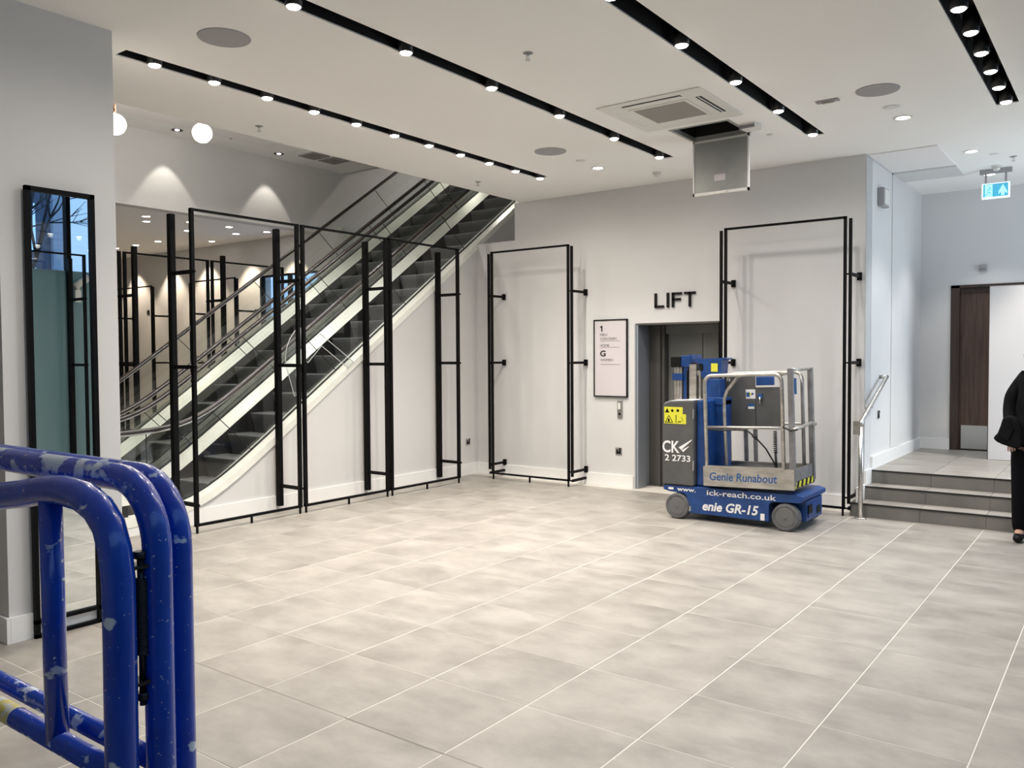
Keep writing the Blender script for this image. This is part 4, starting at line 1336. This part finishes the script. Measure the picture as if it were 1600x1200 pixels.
cobj('far_upright', MB().tube([(-2.60, yf-.1, 1.44), (-2.57, yf-.12, 1.35), (-2.57, yf-.13, .55)], .014, 8).box(-3.12, -3.08, yf-.01, yf+.01, .55, .94).box(-3.22, -3.18, yf-.01, yf+.01, .55, .94), M['alu_dark'])
cobj('gate_top_rail', MB().tube([(-2.52, yn+.02, 1.488), (-2.52, yf-.02, 1.488)], .014, 10).tube([(-2.61, yn+.02, 1.45), (-2.52, yn+.02, 1.47)], .018, 10), M['alu'])
cobj('gate_mid_rail', MB().tube([(-2.50, yn-.01, .93), (-2.49, yn+.2, .945), (-2.49, yf-.15, .965), (-2.50, yf+.03, .94)], .016, 10), M['alu'])
cobj('strap', MB().tube([(-2.60, yn, .955), (-2.52, yn-.012, .925), (-2.46, yn-.01, .935)], .009, 8), M['cable'])
pn = MB().box(-3.385, -2.815, yf-.052, yf-.040, .90, 1.315).box(-3.385+.05, -3.07, yf-.052, yf-.040, 1.315, 1.435).box(-3.385, -3.335, yf-.052, yf-.040, 1.315, 1.385)
cobj('control_panel', pn, M['ggrey'])
cobj('panel_seam', MB().box(-3.073, -3.069, yf-.0535, yf-.052, .90, 1.315), M['ink'])
cobj('control_box', MB().box(-3.055, -2.87, yf-.075, yf-.04, 1.335, 1.425, .008), M['gblue'])
cobj('instruction_label', MB().box(-3.17, -3.07, yf-.0545, yf-.052, 1.20, 1.295), M['white'])
cobj('label_art', MB().box(-3.165, -3.13, yf-.056, yf-.0545, 1.22, 1.265).lathe([(.012, -.001), (.012, 0)], (-3.10, yf-.0548, 1.25), 14, 'y'), M['gtext'])
cobj('label_art_yellow', MB().lathe([(.014, -.001), (.014, 0)], (-3.125, yf-.0550, 1.25), 14, 'y'), M['yellow'])
cobj('label_plate', MB().box(-3.15, -3.085, yf-.0545, yf-.052, 1.12, 1.15), M['gtext'])
cobj('label_plate_white', MB().box(-3.15, -3.085, yf-.0545, yf-.052, 1.095, 1.12), M['white'])
cobj('joystick_mount', MB().box(-3.035, -2.995, yf-.075, yf-.05, 1.205, 1.25), M['gtext'])
cobj('joystick', MB().tube([(-3.015, yf-.08, 1.215), (-3.015, yf-.085, 1.15)], .009, 8), M['steel'])
cobj('blue_placard', MB().box(-2.70, -2.66, yf-.03, yf-.02, 1.24, 1.40), M['gtext'])
cobj('power_cable', MB().tube([(PX+.06, yn, .925), (-3.2, yn, .918), (-3.05, yn-.002, .925), (-2.95, yn+.01, .92), (-2.88, yn+.03, .86), (-2.80, yn+.10, .74), (-2.76, yn+.2, .60), (-2.745, yn+.25, .50)], .008, 8).tube([(-2.90, yn+.025, .875), (-2.865, yn+.035, .84)], .016, 8), M['cable'])
cc = []
for k in range(0, 12*10+1):
    a = 2*PI*k/10
    cc.append((-2.715+.016*math.cos(a), yn+.12+.016*math.sin(a), .70+.21*k/120))
cobj('coiled_cable', MB().tube(cc, .0045, 5).tube([(-2.715, yn+.12, .70), (-2.725, yn+.16, .58), (-2.745, yn+.22, .50)], .012, 8), M['cable'])

# ------------------------------------------------------------------ person at the right edge
pe = thing('person', 'person in black jacket and black trousers, coat over one arm, at the right edge', 'person', (-.62, 8.6, 0))


def skin(name, verts, edges, m, parent, root=0, sub=2):
    me = bpy.data.meshes.new(name)
    base = origin_of(parent)
    me.from_pydata([Vector(v[0])-base for v in verts], edges, [])
    o = bpy.data.objects.new(name, me)
    COL.objects.link(o)
    o.parent = parent
    md = o.modifiers.new('skin', 'SKIN')
    md.use_smooth_shade = True
    for i, v in enumerate(verts):
        r_ = v[1] if isinstance(v[1], tuple) else (v[1], v[1])
        me.skin_vertices[0].data[i].radius = r_
        me.skin_vertices[0].data[i].use_root = (i == root)
    sd = o.modifiers.new('sub', 'SUBSURF')
    sd.levels = sub; sd.render_levels = sub
    me.materials.append(m)
    return o


cx, cy = -.68, 8.60
body = [((cx, cy, .95), (.13, .10)), ((cx, cy, 1.15), (.12, .095)), ((cx, cy, 1.36), (.15, .10)), ((cx, cy, 1.48), .055), ((cx, cy-.01, 1.56), .06), ((cx, cy-.02, 1.64), (.082, .095)), ((cx, cy-.015, 1.72), (.065, .08)),
        ((cx-.12, cy, 1.41), .045), ((cx-.19, cy+.02, 1.15), .032), ((cx-.165, cy-.08, .93), .026), ((cx-.165, cy-.10, .88), (.022, .036)),
        ((cx+.17, cy, 1.43), .055), ((cx+.22, cy+.02, 1.14), .042), ((cx+.22, cy-.04, .92), .032), ((cx+.22, cy-.05, .87), (.022, .036)),
        ((cx-.09, cy, .90), .085), ((cx-.10, cy-.01, .50), .06), ((cx-.105, cy+.02, .10), .042), ((cx-.105, cy-.10, .04), .035),
        ((cx+.09, cy, .90), .085), ((cx+.10, cy-.01, .50), .06), ((cx+.105, cy+.02, .10), .042), ((cx+.105, cy-.10, .04), .035)]
be = [(0, 1), (1, 2), (2, 3), (3, 4), (4, 5), (5, 6), (2, 7), (7, 8), (8, 9), (9, 10), (2, 11), (11, 12), (12, 13), (13, 14), (0, 15), (15, 16), (16, 17), (17, 18), (0, 19), (19, 20), (20, 21), (21, 22)]
skin('body', body, be, M['skin'], pe)
# fingers of the hand on the left of the picture
hx, hy, hz_ = cx-.165, cy-.10, .875
for k, (dx, ln) in enumerate(((-.022, .058), (-.008, .066), (.006, .062), (.020, .050))):
    skin('finger', [((hx+dx, hy, hz_-.01), .0085), ((hx+dx*1.1, hy-.008, hz_-.03), .008), ((hx+dx*1.2, hy-.004, hz_-.03-ln*.5), .0075), ((hx+dx*1.2, hy+.010, hz_-.03-ln*.85), .006)], [(0, 1), (1, 2), (2, 3)], M['skin'], pe, 0, 1)
skin('thumb', [((hx+.012, hy-.01, hz_+.01), .010), ((hx+.034, hy-.028, hz_-.012), .009), ((hx+.036, hy-.036, hz_-.045), .0075)], [(0, 1), (1, 2)], M['skin'], pe, 0, 1)
skin('jacket', [((cx, cy, .83), (.175, .135)), ((cx, cy, 1.0), (.165, .13)), ((cx, cy, 1.2), (.165, .13)), ((cx, cy, 1.38), (.175, .125)), ((cx, cy, 1.50), (.085, .08)),
                ((cx-.115, cy, 1.43), .088), ((cx-.175, cy+.01, 1.30), .068), ((cx-.195, cy+.02, 1.15), .062), ((cx-.185, cy-.04, 1.02), .056), ((cx-.172, cy-.075, .94), .05),
                ((cx+.175, cy, 1.43), .078), ((cx+.235, cy+.02, 1.15), .062), ((cx+.225, cy-.035, .95), .05)],
     [(0, 1), (1, 2), (2, 3), (3, 4), (3, 5), (5, 6), (6, 7), (7, 8), (8, 9), (3, 10), (10, 11), (11, 12)], M['cloth'], pe, 1)
skin('trousers', [((cx, cy, .92), (.16, .12)), ((cx-.09, cy, .78), .105), ((cx-.10, cy-.01, .48), .08), ((cx-.105, cy+.015, .05), .066), ((cx+.09, cy, .78), .105), ((cx+.10, cy-.01, .48), .08), ((cx+.105, cy+.015, .05), .066)],
     [(0, 1), (1, 2), (2, 3), (0, 4), (4, 5), (5, 6)], M['trouser'], pe)
for s in (-1, 1):
    skin('shoe', [((cx+s*.105, cy+.04, .06), .056), ((cx+s*.105, cy-.05, .045), .045), ((cx+s*.11, cy-.16, .035), (.04, .032))], [(0, 1), (1, 2)], M['ink'], pe)
skin('hair', [((cx, cy+.02, 1.62), (.085, .085)), ((cx, cy+.015, 1.70), (.088, .095)), ((cx, cy, 1.75), (.07, .08))], [(0, 1), (1, 2)], M['hair'], pe)
for s in (-1, 1):
    obj('eye', MB().lathe([(.011*math.sin(PI*k/6), -.011*math.cos(PI*k/6)) for k in range(7)], (cx+s*.030, cy-.108, 1.645), 10), M['white'], pe)
skin('nose', [((cx, cy-.105, 1.64), .009), ((cx, cy-.125, 1.612), .013)], [(0, 1)], M['skin'], pe, 0, 1)
obj('mouth', MB().box(cx-.022, cx+.022, cy-.110, cy-.100, 1.583, 1.589), M['red'], pe)
for s in (-1, 1):
    skin('ear', [((cx+s*.085, cy-.01, 1.655), (.008, .014)), ((cx+s*.086, cy-.012, 1.625), (.007, .012))], [(0, 1)], M['skin'], pe, 0, 1)
# coat carried over the arm
ct_ = thing('carried_coat', 'black coat draped over the arm of the person at the right edge', 'coat', (-.90, 8.5, .83))
bm_ = MB()
cw = [(-.855, 1.12), (-.905, 1.10), (-.925, 1.02), (-.945, .96), (-.982, .915), (-.95, .885), (-.905, .862), (-.85, .845), (-.80, .83), (-.76, .85), (-.76, 1.0), (-.79, 1.10)]
bm_.prism(cw, 'y', 8.40, 8.46)
o = obj('cloth', bm_, M['cloth'], ct_, bevel=.02)
obj('lining_fold', MB().prism([(-.86, 1.08), (-.90, 1.0), (-.92, .93), (-.86, .90), (-.82, 1.0)], 'y', 8.385, 8.40), M['cloth'], ct_, bevel=.006)

# ------------------------------------------------------------------ street seen in the mirror
struct('floor_3', MB().box(1.6, 40, -20, 40, -.25, -.13), M['street'])
fb = thing('street_building', 'dark stone building across the street, seen only in the mirror', 'building', (21, 8, -.13))
obj('wall', MB().box(20, 24, 2, 14.05, -.13, 14), M['stone'], fb)
obj('pilaster', MB().box(19.8, 24, 14.05, 14.55, -.13, 14), M['facade_light'], fb)
for k in range(5):
    w_ = obj('window', MB().box(19.93, 20.02, 13.30, 13.52, 1.0+2.2*k, 2.6+2.2*k), mat('lit_pane', (.5, .7, .9), .3, emit=(.35, .6, 1), strength=.8) if k == 0 else bpy.data.materials['lit_pane'], fb)
tr = thing('bare_tree', 'bare dark street tree, seen only in the mirror', 'tree', (9.5, 8.0, -.13))
rnd = random.Random(5)
tb = MB()
def branch(p, d, l, r_, n):
    q = p+d*l
    mid = p+d*l*.5+Vector((rnd.uniform(-.05, .05), rnd.uniform(-.05, .05), 0))*l
    tb.tube([p, mid, q], [r_, r_*.85, r_*.65], 6)
    if n == 0: return
    for _ in range(3 if n > 1 else 4):
        nd = (d+Vector((rnd.uniform(-.5, .5), rnd.uniform(-.75, .75), rnd.uniform(-.25, .5)))).normalized()
        branch(q, nd, l*rnd.uniform(.62, .85), r_*.6, n-1)
branch(Vector((9.5, 8.0, -.13)), Vector((0, .05, 1)).normalized(), 2.4, .11, 5)
obj('trunk_and_branches', tb, M['bark'], tr)
